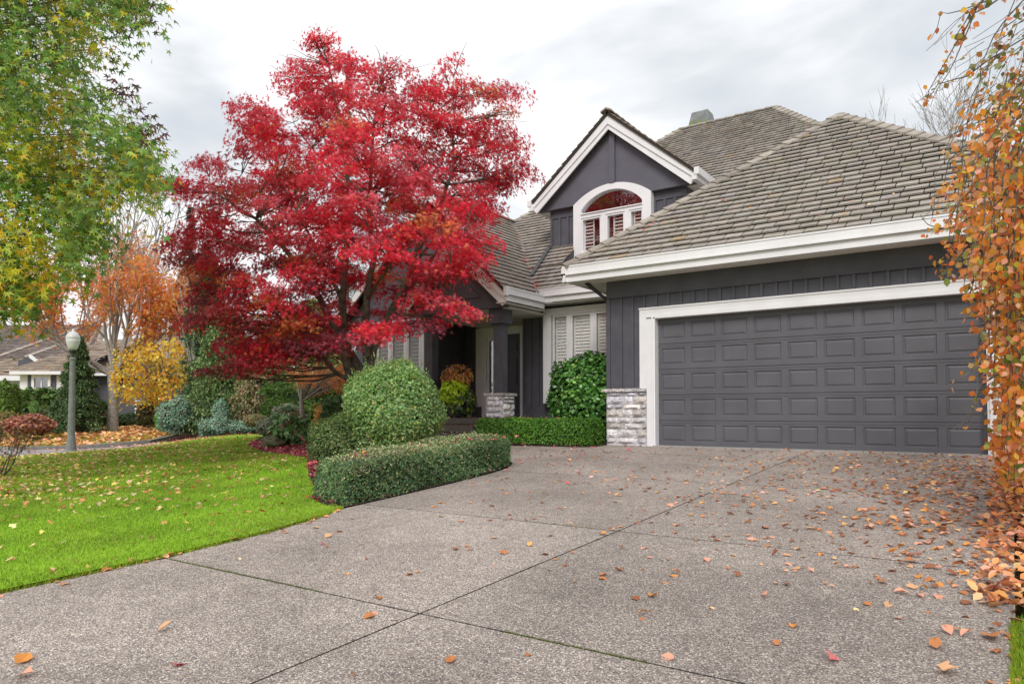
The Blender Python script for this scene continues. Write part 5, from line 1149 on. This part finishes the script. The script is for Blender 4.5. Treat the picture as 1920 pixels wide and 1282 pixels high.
# orange leaved tree limb mass by the conifer
b0 = at(365, 790, 27); b0[2] = H1(*b0[:2]); pd = []
for (px, py) in poly_samples([(330, 460), (372, 505), (385, 560), (380, 600), (345, 640), (330, 600), (310, 520)], 20): pd.append((at(px, py, rng.uniform(26.5, 28.5)), (.3, .3)))
blobtree('maple_tree', 'narrow orange leaved tree rising beside the dark conifer', b0, pd, 190, .14, [(.85, .3, .05), (.85, .42, .07), (.75, .2, .06)], trunk=(.07, 2.2), tpl=GUM, bark='bark_pale')

def conifer(name, label, px, py, D, top, rad, n, cols, w=None, droop=.35, size=.16, taper=1.0, group=None, low=.05, dens=1.0, tiers=26, trunk=.12, seed=0):
    n = int(n*1.9); size *= .62; cols = [tuple(x*1.2 for x in c) for c in cols]
    b = at(px, py, D); b[2] = H1(*b[:2])-.05 if D < 45 else -.2; Hh = lz(top, D)-b[2]; o = empty(name, tuple(map(float, b))); tag(o, label, 'tree', group)
    P = []; T = []; mb = MB(); mb.tube([(0, 0, 0), (0, 0, Hh*.5), (0, 0, Hh)], [trunk, trunk*.6, .015], 7)
    nbr = int(tiers*7); per = max(8, int(n/nbr))
    for i in range(nbr):
        u = (i+rng.random())/nbr; z = Hh*(low+(1-low)*u); R_ = rad*((1-u)**taper)*rng.uniform(.65, 1.1)+.04; a = rng.uniform(0, 6.283); d = np.array([math.cos(a), math.sin(a), .0]); s_ = np.array([-math.sin(a), math.cos(a), 0])
        s0 = np.sqrt(rng.random(per)); q = d*(s0*R_)[:, None]+s_*(rng.normal(0, .16, per)*R_*(.3+s0))[:, None]; q[:, 2] += z-droop*R_*s0**1.6+rng.normal(0, .04*R_+.02, per)-np.abs(rng.normal(0, .09*R_, per)); P.append(q)
        T.append(d[None]*.6+s_[None]*rng.normal(0, .7, (per, 1))+np.array([0, 0, -.5-droop])+rng.normal(0, .2, (per, 3)))
        if R_ > .25: mb.tube([(0, 0, z), d*R_*.5+np.array([0, 0, z-droop*R_*.2]), d*R_*.95+np.array([0, 0, z-droop*R_*.95])], [.02+.012*R_, .015, .006], 4, cap=False)
    P = np.concatenate(P); T = np.concatenate(T); k = len(P)
    scatter('crown', P, rng.normal(size=(k, 3))+np.array([0, 0, .8]), size*rng.uniform(.6, 1.4, k), LANCE, pick(cols, k, .2, w), M['needle'], o, tdir=T); mb.build('trunk', M['bark'], o, smooth=True, fix=False); return o
DG = [(.045, .085, .035), (.07, .12, .045), (.1, .17, .06), (.14, .2, .08)]
conifer('conifer', 'dark drooping conifer between the orange maples and the red crown', 385, 800, 27.5, 455, 1.15, 15000, DG, None, .55, .2, taper=.45, trunk=.14, low=.1)
conifer('conifer', 'wide drooping green conifer above the low blue spruces', 425, 806, 26.3, 575, 1.85, 17000, [(.08, .16, .05), (.13, .23, .07), (.2, .3, .11), (.26, .3, .12)], None, .6, .2, taper=.5, trunk=.12, low=.2)
conifer('conifer', 'tan tipped cedar right of the wide drooping conifer', 478, 806, 25, 640, 1.05, 9000, [(.11, .18, .06), (.2, .24, .1), (.36, .26, .16), (.44, .28, .17)], None, .6, .17, taper=.5, trunk=.07)
conifer('conifer', 'dark spruce standing right behind the street lamp', 145, 800, 29, 628, 1.15, 9000, DG, None, .25, .2, taper=.8, trunk=.08)
conifer('conifer', 'broad dark green tree standing behind the red maple and the cedar hedge', 580, 800, 28, 560, 3.0, 15000, [(.07, .14, .04), (.12, .2, .06), (.2, .22, .07), (.3, .24, .08)], None, .3, .3, taper=.5, trunk=.14)
conifer('conifer', 'far tall fir whose tip shows above the red maple', 650, 780, 48, 92, 1.9, 9000, [(.12, .18, .14), (.16, .22, .17)], None, .2, .22, taper=1.1, trunk=.15)
conifer('conifer', 'far thin fir left of the red maple', 352, 780, 46, 385, 1.6, 5000, [(.06, .1, .07), (.09, .13, .09)], None, .3, .32, taper=.8, trunk=.15)
# bare trees against the sky
def baretree(label, px, D, top, dirs, L_, lev, r=.1, group=None):
    b = np.array([*atxy(px, D), -.2]); Hh = lz(top, D)-b[2]; o = empty('bare_tree', tuple(map(float, b))); tag(o, label, 'tree', group); mb = MB(); tips = []
    mb.tube([(0, 0, 0), (.05, 0, Hh*.3), (0, .05, Hh*.55)], [r*1.6, r*1.2, r], 7)
    for a, e in dirs: grow(mb, np.array([0, .05, Hh*rng.uniform(.42, .55)]), unit(RV*a+FV*rng.uniform(-.4, .4)+np.array([0, 0, e])), L_, r*.6, lev, tips, up=.25, spread=.33, minr=.007)
    mb.build('trunk', M['bark_pale'], o, smooth=True, fix=False)
baretree('leafless tree rising behind the orange leaved maple', 240, 44, 330, [(-.7, 1), (-.3, 1.2), (0, 1.3), (.3, 1.2), (.7, 1), (.5, 1.4), (-.5, 1.4)], 3.0, 4, .14)
baretree('leafless tree behind the garage roof at the weeping tree', 1880, 26, 60, [(-1.1, .5), (-.9, .8), (-.5, 1), (-.2, 1.2), (-1.2, .3)], 2.1, 5, .04)
baretree('tiny leafless treetop peeping over the main roof ridge', 1384, 40, 190, [(-.3, 1), (.1, 1), (.3, .9)], 2.0, 3, .06)

# ---------------------------------------------------------------- planting across the road and by the lawn
def nb(name, label, cat, px, D, wpx, ytop, ybot, n, size, cols, w=None, tpl=OVAL, m='leaf', **kw):
    c = at(px, 700, D); zb_, zt_ = lz(ybot, D), lz(ytop, D); hw_ = wpx/2/FPX*D; hz = (zt_-zb_)/2
    return bush(name, label, cat, (c[0], c[1], (zb_+zt_)/2), (hw_, hw_, hz*1.05), n, size, cols, w, tpl, m, **kw)
BL = [(.17, .3, .2), (.24, .38, .27), (.11, .2, .13), (.34, .45, .34), (.5, .32, .24)]
nb('blue_spruce', 'mounded blue spruce shrub left of the conical one', 'shrub', 333, 25, 66, 748, 812, 5000, .085, BL, [.3, .3, .22, .1, .08], LANCE, 'needle', la=.16)
nb('blue_spruce', 'low spreading blue spruce at the top edge of the front lawn', 'shrub', 408, 23.6, 62, 783, 819, 5000, .08, BL, [.3, .3, .22, .15, .03], LANCE, 'needle', la=.16)
nb('blue_spruce', 'small conical blue spruce rising behind the spreading one', 'shrub', 414, 24.2, 26, 750, 800, 2600, .08, BL, [.3, .3, .22, .15, .03], LANCE, 'needle', la=.08)
nb('juniper', 'low grey green juniper right of the spreading blue spruce', 'shrub', 462, 23.2, 56, 788, 814, 3600, .075, BL, [.25, .3, .25, .17, .03], LANCE, 'needle', la=.14)
nb('heather', 'small round grey green heather at the lawn corner', 'shrub', 505, 20, 44, 785, 815, 3500, .07, [(.17, .22, .13), (.24, .27, .18), (.3, .28, .2)], None, LANCE, 'needle', la=.06)
nb('pieris', 'dark leafy plant at the edge of the red leaf litter', 'shrub', 545, 16.5, 62, 782, 832, 1300, .19, [(.09, .22, .06), (.14, .3, .08), (.25, .4, .14), (.4, .15, .12)], [.35, .35, .2, .1], LANCE, 'glossleaf', la=.15, shell=.5)
nb('azalea', 'pink dotted green shrub behind the small pale trunk', 'shrub', 540, 20, 58, 760, 800, 3000, .08, [(.17, .27, .14), (.22, .32, .18), (.7, .4, .38), (.3, .36, .22)], [.4, .35, .1, .15], la=.1)
nb('azalea', 'brown and green low shrub by the heather', 'shrub', 480, 22, 40, 778, 798, 1800, .07, [(.4, .26, .16), (.3, .28, .12), (.2, .26, .1)], None, la=.1)
nb('shrub', 'green shrub filling the gap under the maple trunk', 'shrub', 640, 17, 70, 745, 800, 3000, .08, [(.1, .19, .06), (.14, .25, .08), (.07, .13, .04)], None, la=.12)
c = at(612, 775, 18.5); bush('azalea', 'loose yellow and orange leaved shrub left of the large round bush', 'shrub', (c[0], c[1], .5), (.34, .34, .38), 900, .09, [(.85, .45, .1), (.8, .32, .08), (.75, .5, .1), (.3, .34, .1)], None, la=.2, shell=.9, core=(.1, .07, .03))
rk = sphere_mesh('rock', at(512, 826, 16.0)-np.array([0, 0, .05]), (.26, .2, .15), (1, 1, 1), M['rock'], None, .3, 1.7); tag(rk, 'mossy boulder on the edge of the red leaf litter', 'rock')
hedge('cedar_hedge', 'tall green cedar hedge closing the garden behind the small trunk', [pw(498, 23.6), pw(560, 23), pw(700, 22)], [pw(498, 24.8), pw(560, 24.2), pw(700, 23.2)], 1.5, 15000, .13, [(.08, .17, .035), (.12, .23, .045), (.17, .29, .06), (.3, .3, .1)], [.35, .35, .2, .1], tpl=LANCE, m='leaf', zf=lambda x, y: -.05, amp=.09)
# small tree with orange foliage and pale trunk
b0 = at(565, 792, 18.6); b0[2] = H1(*b0[:2]); pd = []
for (px, py) in poly_samples([(535, 690), (560, 682), (600, 680), (650, 678), (660, 705), (640, 722), (610, 716), (575, 728), (560, 705)], 15): pd.append((at(px, py, rng.uniform(18, 19.3)), (.2, .2)))
pale = blobtree('maple_tree', 'small tree with pale forked trunk and orange leaves under the red maple', b0, pd, 800, .13, [(.93, .3, .1), (.93, .42, .12), (.92, .26, .16)], trunk=(.085, 1.0), tpl=GUM, bark='bark_pale', bend=0)
# the neighbour's planting, left
hedge('laurel_hedge', 'dark green laurel hedge under the white framed window', [pw(34, 33), pw(85, 33), pw(138, 33)], [pw(34, 34.4), pw(85, 34.4), pw(138, 34.4)], 1.75, 6000, .2, [(.06, .12, .03), (.1, .18, .045), (.2, .28, .08)], [.4, .35, .25], m='glossleaf', zf=lambda x, y: -.2, amp=.08)
nb('cedar_shrub', 'conical golden green cedar at the left edge', 'shrub', 8, 30, 38, 716, 800, 3500, .13, [(.17, .28, .05), (.24, .36, .07), (.12, .2, .04)], None, LANCE, la=.06)
nb('cedar_shrub', 'smaller conical cedar right of the golden green one', 'shrub', 28, 30.5, 22, 722, 790, 2400, .12, [(.14, .24, .05), (.2, .3, .06)], None, LANCE, la=.06)
nb('cedar_shrub', 'little egg shaped cedar among the dark shrubs', 'shrub', 66, 29, 12, 753, 785, 900, .09, [(.17, .3, .08), (.22, .35, .1)], None, LANCE, la=.03)
nb('shrub', 'dark green shrub at the foot of the laurel hedge', 'shrub', 95, 29.5, 46, 768, 800, 1600, .12, [(.1, .15, .06), (.16, .2, .08), (.3, .2, .12)], None, la=.16)
nb('shrub', 'tall dark shrub left of the street lamp', 'shrub', 114, 29, 30, 752, 800, 1800, .13, [(.06, .11, .04), (.1, .16, .05), (.14, .2, .07)], None, la=.14)
nb('shrub', 'brown green mounded shrub at the left edge', 'shrub', 12, 27, 56, 775, 812, 2500, .1, [(.3, .2, .08), (.17, .2, .06), (.4, .28, .1)], None, la=.12)
nb('barberry', 'low spreading copper leaved shrub on the far lawn edge', 'shrub', 58, 26, 76, 780, 812, 3200, .12, [(.4, .17, .13), (.55, .25, .16), (.28, .1, .1), (.6, .32, .18)], None, la=.12)
nb('shrub', 'dark green shrub between the street lamp and the pale trunk', 'shrub', 182, 33, 50, 752, 798, 2200, .14, [(.07, .13, .04), (.11, .17, .05), (.2, .1, .08)], [.45, .4, .15], la=.14)
nb('shrub', 'yellow green shrub at the foot of the street lamp spruce', 'shrub', 155, 30, 26, 778, 803, 900, .1, [(.3, .34, .08), (.2, .26, .07)], None, la=.1)
nb('shrub', 'low dark shrub under the bungalow window', 'shrub', 245, 34, 70, 776, 800, 1800, .13, [(.08, .13, .05), (.12, .17, .06)], None, la=.12)
nb('shrub', 'burgundy tinged shrub in front of the bungalow stone', 'shrub', 280, 31, 40, 748, 800, 1500, .12, [(.14, .15, .06), (.2, .12, .08), (.1, .14, .05)], None, la=.2, shell=.7)
nb('shrub', 'bright green shrub beside the mounded blue spruce', 'shrub', 305, 26.5, 22, 768, 805, 900, .1, [(.16, .34, .07), (.2, .4, .08)], None, la=.1)
# twiggy brown shrub at the left edge of the lawn
b = at(0, 880, 11.2); b[2] = H1(*b[:2]); o = empty('twiggy_shrub', tuple(map(float, b))); tag(o, 'twiggy brown leaved shrub at the left edge of the front lawn', 'shrub'); mb = MB(); tips = []
for i in range(13): grow(mb, np.array([rng.normal(0, .05), rng.normal(0, .05), 0]), unit(RV*rng.uniform(-1.2, .9)+FV*rng.uniform(-.6, .6)+np.array([0, 0, rng.uniform(.4, 1.3)])), .32, .012, 3, tips, up=.2, spread=.5, minr=.0035)
mb.build('stems', M['bark'], o, fix=False); tp = np.array([x[0] for x in tips]); tp = tp[rng.random(len(tp)) < .5]; n = len(tp)
scatter('foliage', tp+rng.normal(0, .03, (n, 3)), rng.normal(size=(n, 3)), rng.uniform(.025, .05, n), OVAL, pick([(.3, .1, .07), (.42, .18, .08), (.2, .08, .06), (.5, .3, .1)], n), M['dryleaf'], o)
# potted coleus by the door
pb = at(857, 778, 16.7); pb[2] = .5; o = empty('porch_plant', tuple(map(float, pb))); tag(o, 'tall potted plant with lime green lower leaves and russet top beside the front door', 'potted plant')
k = MB(); k.lathe([(.16, 0), (.2, .05), (.23, .35), (.24, .38), (.2, .38)], 0, 0, 16); k.build('pot', M['darkmetal'], o)
def clump(nm, c, r, n, size, cols, tpl=OVAL): 
    u = unit(rng.normal(size=(n, 3))); P = np.array(c)+u*np.array(r)*(1-.35*rng.random(n)**2)[:, None]; scatter(nm, P, u+rng.normal(0, .35, (n, 3))+np.array([0, 0, .4]), size*rng.uniform(.7, 1.3, n), tpl, pick(cols, n, .15), M['leaf'], o, tdir=u*.5+np.array([0, 0, -.8]))
clump('russet_foliage', (0, 0, .98), (.36, .36, .3), 700, .09, [(.6, .24, .09), (.7, .36, .1), (.4, .3, .1), (.45, .15, .08)], LANCE)
clump('lime_foliage', (.02, -.12, .62), (.3, .28, .34), 420, .13, [(.55, .74, .04), (.64, .8, .06), (.44, .64, .04)])
clump('trailing_foliage', (.1, .0, .4), (.38, .34, .36), 500, .09, [(.08, .14, .05), (.14, .2, .06), (.3, .36, .06)])
# hanging stems hold: a central cane joins the clumps
k = MB(); k.tube([(0, 0, .3), (.01, 0, .7), (0, 0, 1.2)], [.02, .015, .008], 6); k.build('cane', M['bark'], o)
print('bg ok')
# ---------------------------------------------------------------- fallen leaves
TAN = [(.62, .3, .13), (.7, .36, .17), (.5, .2, .08), (.36, .13, .06), (.75, .45, .25)]; ORG = [(.85, .36, .12), (.75, .27, .09), (.9, .48, .22), (.55, .2, .08), (.9, .43, .26), (.4, .15, .08)]
RED = [(.68, .07, .09), (.8, .2, .2), (.5, .05, .06), (.85, .42, .38)]; YEL = [(.75, .55, .12), (.78, .62, .3), (.72, .5, .3), (.6, .3, .12), (.5, .2, .1)]
FL = [(.8, 1, 1, 1)]
BEECH = (CURL[0]*np.array([1, 1, .8]), CURL[1]); FMAP = star([(-125, .34), (-72, .55), (-36, .5), (0, .68), (36, .5), (72, .55), (125, .34)], .62, cup=-.12)
def surf(P, kind):
    if kind == 'drive': return drive_z(P[:, 1])+.004
    return HT(P)+.03
def drop(P, z, cols, size, tpl, name, label, tilt=.22, w=None, mk=None, jit=.18):
    n = len(P); nn = np.c_[rng.normal(0, tilt, (n, 2)), np.ones(n)]; o = scatter(name, np.c_[P, z+np.abs(rng.normal(0, .004, n))], nn, size, tpl, pick(cols, n, jit, w), M[mk or 'dryleaf']); tag(o, label, 'leaf litter', kind='stuff'); return o
def uni(poly, n):
    xs = [p[0] for p in poly]; ys = [p[1] for p in poly]; P = np.c_[rng.uniform(min(xs), max(xs), n), rng.uniform(min(ys), max(ys), n)]; return P[inpoly(P, poly)]
P = uni(drive_poly, 60000); P = P[(P[:, 1] > -12.5)]
x, y = P[:, 0], P[:, 1]
dens = .03*(y > -8.8)+1.5*np.exp(-((x-5.4)/.9)**2)*np.clip((y+8.3)/2.3, 0, 1)*np.where(y > -1.3, .45, 1) + .42*np.clip((x-1.0)/4, 0, 1)**1.0*np.clip((y+7.6)/3, 0, 1) + .035*np.clip((x+.5)/3, 0, 1)*np.clip((y+10)/2, 0, 1)+.006
keep = rng.random(len(P)) < dens*.6; Pd = P[keep]
Pr = uni(drive_poly, 16000); k = rng.random(len(Pr)) < (.3*np.exp(-((Pr[:, 0]+1.2)/1.8)**2)*np.clip((Pr[:, 1]+6.3)/3, 0, 1)+.002*(Pr[:, 1] > -11)); Pr = Pr[k]
allP = np.r_[Pd, Pr]; kind = np.r_[np.zeros(len(Pd), int), np.ones(len(Pr), int)]
# leaves caught along the lawn edge
e = np.array(densify(left_edge[1:], .02)); e = e[(e[:, 1] < -7.5) & (e[:, 1] > -11.5)]; e = e[rng.random(len(e)) < .26]; e = e+np.c_[rng.uniform(-.01, .06, len(e)), rng.normal(0, .02, len(e))]
e2 = np.c_[rng.uniform(5.33, 5.47, 60), rng.uniform(-10.6, -7, 60)]; allP = np.r_[allP, e, e2]; kind = np.r_[kind, np.zeros(len(e)+len(e2), int)]
rel_ = allP-CAM[:2]; dd_ = rel_@FW[:2]; lat_ = rel_@RT[:2]; vis = (dd_ > 2.6) & (np.abs(lat_) < dd_*.74); allP, kind, dd_ = allP[vis], kind[vis], dd_[vis]
sz = np.where(kind == 1, rng.uniform(.04, .08, len(allP)), rng.uniform(.028, .078, len(allP)))
order = np.argsort(dd_/sz); allP, kind, sz = allP[order], kind[order], sz[order]
NI = 270
# prototypes: shapes and colours shared by the single leaves
protos = []
specs = [('rust brown', (.52, .2, .07), 0), ('orange', (.72, .3, .07), 0), ('tan', (.68, .38, .2), 0), ('dark brown', (.3, .11, .05), 0), ('salmon', (.74, .36, .24), 0), ('crimson', (.55, .05, .07), 1), ('pink red', (.7, .2, .2), 1)]
for ci, (cn, cc, kd) in enumerate(specs):
    for v in range(3):
        tv, tt = (BEECH if kd == 0 else FMAP); tv = tv.copy(); tv[:, 2] += rng.normal(0, .05, len(tv)); tv[:, :2] += rng.normal(0, .04, (len(tv), 2)); tv[:, 2] *= rng.uniform(.6, 2.6); tv[:, 2] -= tv[:, 2].min()
        me = bpy.data.meshes.new('fallen_leaf'); me.from_pydata([tuple(q) for q in tv], [], [tuple(map(int, f)) for f in tt])
        a = me.color_attributes.new('col', 'FLOAT_COLOR', 'POINT'); a.data.foreach_set('color', np.tile(np.array([*cc, 1], 'f'), len(tv))); me.materials.append(M['dryleaf']); protos.append((me, cn, kd))
def leaf_obj(me, x, y, z, s, rz, label, group=None, tilt=.26):
    o = bpy.data.objects.new('fallen_leaf', me); COL.objects.link(o); o.location = (x, y, z); o.scale = (s, s, s); o.rotation_euler = (rng.normal(0, tilt), rng.normal(0, tilt), rz); tag(o, label, 'leaf', group); return o
pA = [i for i, p in enumerate(protos) if p[2] == 0]; pB = [i for i, p in enumerate(protos) if p[2] == 1]
for i in range(min(NI, len(allP))):
    me, cn, kd = protos[rng.choice(pA if kind[i] == 0 else pB)]; x, y = allP[i]
    leaf_obj(me, x, y, drive_z(y)+.004, sz[i], rng.uniform(0, 6.28), f'small {cn} fallen leaf lying on the pebbled driveway', f'{cn} leaves fallen on the driveway')
R_ = allP[NI:]; kr = kind[NI:]; zr = drive_z(R_[:, 1])+.004; sr = sz[NI:]
m_ = kr == 0; drop(R_[m_], zr[m_], ORG, sr[m_], BEECH, 'leaf_litter', 'orange brown leaves strewn thickly over the far right of the driveway')
drop(R_[~m_], zr[~m_], RED, sr[~m_], FMAP, 'leaf_litter', 'red maple leaves scattered over the far left of the driveway')
# the biggest leaves, one by one
big = [(1745, 1255, .12, 'tan', 'large tan maple leaf near the bottom right corner of the driveway'), (30, 1248, .11, 'orange', 'orange leaf lying at the bottom left corner of the driveway'), (420, 1018, 0, '', ''), (848, 1245, .07, 'rust brown', 'rust brown leaf at the bottom middle of the driveway'),
       (1212, 1150, .09, 'tan', 'tan lobed leaf right of the crossing of the driveway joints'), (1650, 1138, .1, 'tan', 'pair sized tan leaf at the lower right of the driveway'), (742, 1164, .08, 'rust brown', 'rust brown leaf on the driveway joint crossing'), (296, 1184, .08, 'tan', 'tan leaf left on the open driveway near its joint'),
       (318, 1248, .08, 'crimson', 'crimson maple leaf at the bottom left of the driveway'), (1265, 1238, .08, 'salmon', 'salmon leaf beside the lowest driveway joint'), (668, 1268, .07, 'tan', 'pale tan leaf at the bottom edge of the driveway'), (1855, 1190, .11, 'rust brown', 'curled rust brown leaf against the right lawn strip')]
def hit(px, py, slope=.05):
    r = at(px, py, 1)-CAM; t = (slope*CAM[1]-CAM[2])/(r[2]-slope*r[1]); return CAM+r*t
for px, py, s, cn, lb in big:
    if not s: continue
    q = hit(px, py); kd = 1 if cn in ('crimson',) or 'maple' in lb or 'lobed' in lb or 'pair' in lb else 0; cc = dict((a, b) for a, b, _ in specs)[cn]
    tv, tt = (FMAP if kd else BEECH); me = bpy.data.meshes.new('fallen_leaf'); tv = tv.copy(); tv[:, 2] += rng.normal(0, .04, len(tv)); tv[:, 2] -= tv[:, 2].min(); me.from_pydata([tuple(v) for v in tv], [], [tuple(map(int, f)) for f in tt])
    a = me.color_attributes.new('col', 'FLOAT_COLOR', 'POINT'); a.data.foreach_set('color', np.tile(np.array([*cc, 1], 'f'), len(tv))); me.materials.append(M['dryleaf'])
    leaf_obj(me, q[0], q[1], drive_z(q[1])+.004, s, rng.uniform(0, 6.28), lb)
# lawn leaves
Pl = uni(lawn_poly, 90000); rel_ = Pl-CAM[:2]; d_ = rel_@FW[:2]; px_ = 960+FPX*(rel_@RT[:2])/np.maximum(d_, .1); ok = (d_ > 4) & (px_ > -40) & (px_ < 700)
Pl, d_, px_ = Pl[ok], d_[ok], px_[ok]
zl = HT(Pl)+.03; py_ = 773-FPX*(zl-.63)/d_
band = np.exp(-((py_-905+.08*px_)/42)**2)*np.clip(1.1-px_/420, 0, 1); far = np.exp(-((py_-850)/28)**2)*.16
dn = .9*band+far+.045+.25*np.clip((px_-300)/200, 0, 1)*np.clip(1-np.abs(py_-850)/45, 0, 1)+.12*np.clip(1-(py_-860)/120, 0, 1)
k = rng.random(len(Pl)) < dn*.95; Pl, zl, px_ = Pl[k], zl[k], px_[k]
r_ = rng.random(len(Pl)) < np.clip((px_-220)/240, .08, .85); drop(Pl[~r_], zl[~r_], YEL, rng.uniform(.04, .085, (~r_).sum()), FMAP, 'leaf_litter', 'tan and yellow leaves scattered across the front lawn', tilt=.4)
drop(Pl[r_], zl[r_], RED+TAN, rng.uniform(.04, .07, r_.sum()), FMAP, 'leaf_litter', 'red leaves scattered over the lawn near the planting bed', tilt=.4)
# red litter on the bed
bp_ = [pw(578, 10.6), pw(578, 12.6), pw(520, 14.4), pw(466, 16.3), pw(472, 18), pw(560, 18), (-4, -1.5), (-1.9, -3.2), (-1.7, -6.4)]
Pb = uni(bp_, 24000); drop(Pb, HT(Pb)+.015, [(.45, .05, .08), (.6, .12, .15), (.32, .045, .06), (.7, .28, .25)], rng.uniform(.05, .08, len(Pb)), FMAP, 'leaf_litter', 'deep carpet of dark red leaves on the planting bed', tilt=.5)
Pb = uni(bed_poly, 9000); Pb = Pb[~inpoly(Pb, bp_)]; drop(Pb, HT(Pb)+.015, [(.33, .04, .06), (.3, .12, .06), (.45, .16, .1)], rng.uniform(.05, .08, len(Pb)), FMAP, 'leaf_litter', 'thin scatter of red leaves on the bare planting soil', tilt=.5)
Pb = uni(right_bed, 30000); Pb = Pb[Pb[:, 0] < 9]; drop(Pb, HT(Pb)+.012, ORG, rng.uniform(.05, .085, len(Pb)), BEECH, 'leaf_litter', 'deep drift of orange brown leaves under the weeping tree', tilt=.5)
Pb = uni([(5.25, -8), (6.1, -8), (6.1, -2), (5.3, -2)], 1500); drop(Pb, drive_z(Pb[:, 1])+.012+rng.random(len(Pb))*.03, ORG, rng.uniform(.05, .08, len(Pb)), BEECH, 'leaf_litter', 'ridge of orange brown leaves along the right driveway edge', tilt=.6)
# far lawn and road
Pf = uni(far_poly, 46000); rel_ = Pf-CAM[:2]; d_ = rel_@FW[:2]; px_ = 960+FPX*(rel_@RT[:2])/d_; k = (px_ > -50) & (px_ < 400) & (rng.random(len(Pf)) < np.where(px_ > 110, 1, .6)); Pf = Pf[k]
drop(Pf, HT(Pf)+.085, [(.93, .48, .16), (.9, .58, .24), (.85, .36, .12), (.85, .42, .34), (.7, .28, .14)], rng.uniform(.12, .2, len(Pf)), FMAP, 'leaf_litter', 'orange leaves covering the lawn across the road', tilt=.5)
Pf = uni(street_poly, 5000); rel_ = Pf-CAM[:2]; px_ = 960+FPX*(rel_@RT[:2])/(rel_@FW[:2]); Pf = Pf[(px_ > 20) & (px_ < 400)]
drop(Pf, HT(Pf)-.01, [(.75, .4, .3), (.7, .32, .22), (.8, .5, .4)], rng.uniform(.1, .15, len(Pf)), FMAP, 'leaf_litter', 'pale pink brown leaves on the road', tilt=.3)
# leaves caught on hedges, bush and steps
for nm, pts_, cols_ in (('box', [(-3.7, -.65, -1.2, .0, .5)], RED), ('yew', [(-1.3, -7.0, -.45, -3.8, .0)], RED+ORG[:2])):
    for x0, y0, x1, y1, zz_ in pts_:
        n = 26 if nm == 'yew' else 14; Q = np.c_[rng.uniform(x0, x1, n), rng.uniform(y0, y1, n)]; z = (HT(Q)+.455) if nm == 'yew' else np.full(n, .515)
        for q, zq in zip(Q, z):
            me, cn, kd = protos[rng.choice(pB+[0, 3])]; leaf_obj(me, q[0], q[1], zq, rng.uniform(.05, .075), rng.uniform(0, 6.28), f'small {cn} leaf caught on top of the ' + ('dark clipped front hedge' if nm == 'yew' else 'bright green box hedge'), f'{cn} leaves caught on the {"front" if nm == "yew" else "box"} hedge')
Q = np.c_[rng.uniform(-6.5, -4.1, 160), rng.choice([-.6, -.2, .08], 160)+rng.uniform(-.1, .1, 160)]; z = np.where(Q[:, 1] < -.41, .17, np.where(Q[:, 1] < -.03, .335, .503)); drop(Q, z+.003, RED, rng.uniform(.05, .07, 160), FMAP, 'leaf_litter', 'red leaves lying on the porch steps', tilt=.2)
# red leaves caught in the roof valley, a few on the shakes
va, vb = np.array((-3.6, 1.42, EZ+.06)), np.array((jx, jy, jz+.07)); t_ = rng.random(90)**2.2*.8; Q = va+(vb-va)*t_[:, None]+rng.normal(0, .035, (90, 3))*np.array([1, 1, .3])
o = scatter('leaf_litter', Q, rng.normal(0, .4, (90, 3))+np.array([.2, -.4, .8]), rng.uniform(.05, .09, 90), FMAP, pick(RED, 90, .2), M['dryleaf']); tag(o, 'red leaves caught in the roof valley beside the dormer', 'leaf litter', kind='stuff')
u_, v_ = rng.uniform(-1.2, 6, 40), rng.uniform(.02, 1.6, 40)**1.0; u_ = np.clip(u_, -1.2+v_, 6.3-v_); Q = np.c_[u_, gy0+v_, EZ+KG*v_+.075]; o = scatter('leaf_litter', Q, rng.normal(0, .3, (40, 3))+np.array([0, -.6, .8]), rng.uniform(.04, .07, 40), BEECH, pick(ORG+RED, 40, .2), M['dryleaf']); tag(o, 'few brown leaves stuck on the garage roof shakes', 'leaf litter', kind='stuff')
# moss tufts in the joints
def moss(a, b, n, label):
    a = np.array(a); b = np.array(b); t = rng.random(n)**1.0; Q = a+(b-a)*t[:, None]+rng.normal(0, .004, (n, 2)); nn = rng.normal(size=(n, 3))*.7+np.array([0, 0, .3])
    o = scatter('moss', np.c_[Q, drive_z(Q[:, 1])-.006], nn, rng.uniform(.01, .02, n), TRI, pick([(.14, .18, .03), (.22, .27, .04), (.09, .12, .03)], n), M['leaf'], tdir=np.c_[rng.normal(0, .5, (n, 2)), np.ones(n)]); tag(o, label, 'moss', kind='stuff')
moss((.2, -9.58), (1.9, -9.58), 3500, 'green moss in the nearest cross joint of the driveway'); moss((3.3, -9.58), (4.1, -9.58), 1600, 'bright moss in the joint right of the crossing'); moss((1.8, -7.15), (2.5, -7.15), 900, 'moss in the middle cross joint of the driveway')
# grass fringe over the lawn edge
def fringe(pts, inward, n, label):
    e = np.array(densify(pts, .004)[:-1]); e = e[(e[:, 1] > -12.4)]; e = e[rng.integers(0, len(e), n)]; Q = e+np.c_[rng.uniform(-.03, .012, n)*inward, np.zeros(n)]
    T = np.c_[rng.normal(.5*inward, .4, n), rng.normal(0, .4, n), np.ones(n)]; t = TRI[0].copy(); t[:, 0] *= .8
    o = scatter('grass', np.c_[Q, drive_z(Q[:, 1])-.004], rng.normal(size=(n, 3))*np.array([1, 1, .2]), rng.uniform(.025, .05, n), (t, TRI[1]), pick([(.24, .4, .02), (.32, .44, .03), (.4, .46, .05)], n, .2), M['grass'], tdir=T); tag(o, label, 'grass', kind='stuff')
fringe(left_edge[1:], 1, 9000, 'grass fringe along the left driveway edge'); fringe([(5.42, -12.4), (5.44, -8.2)], -1, 6000, 'grass fringe along the right driveway edge')
print('leaves', len(allP))
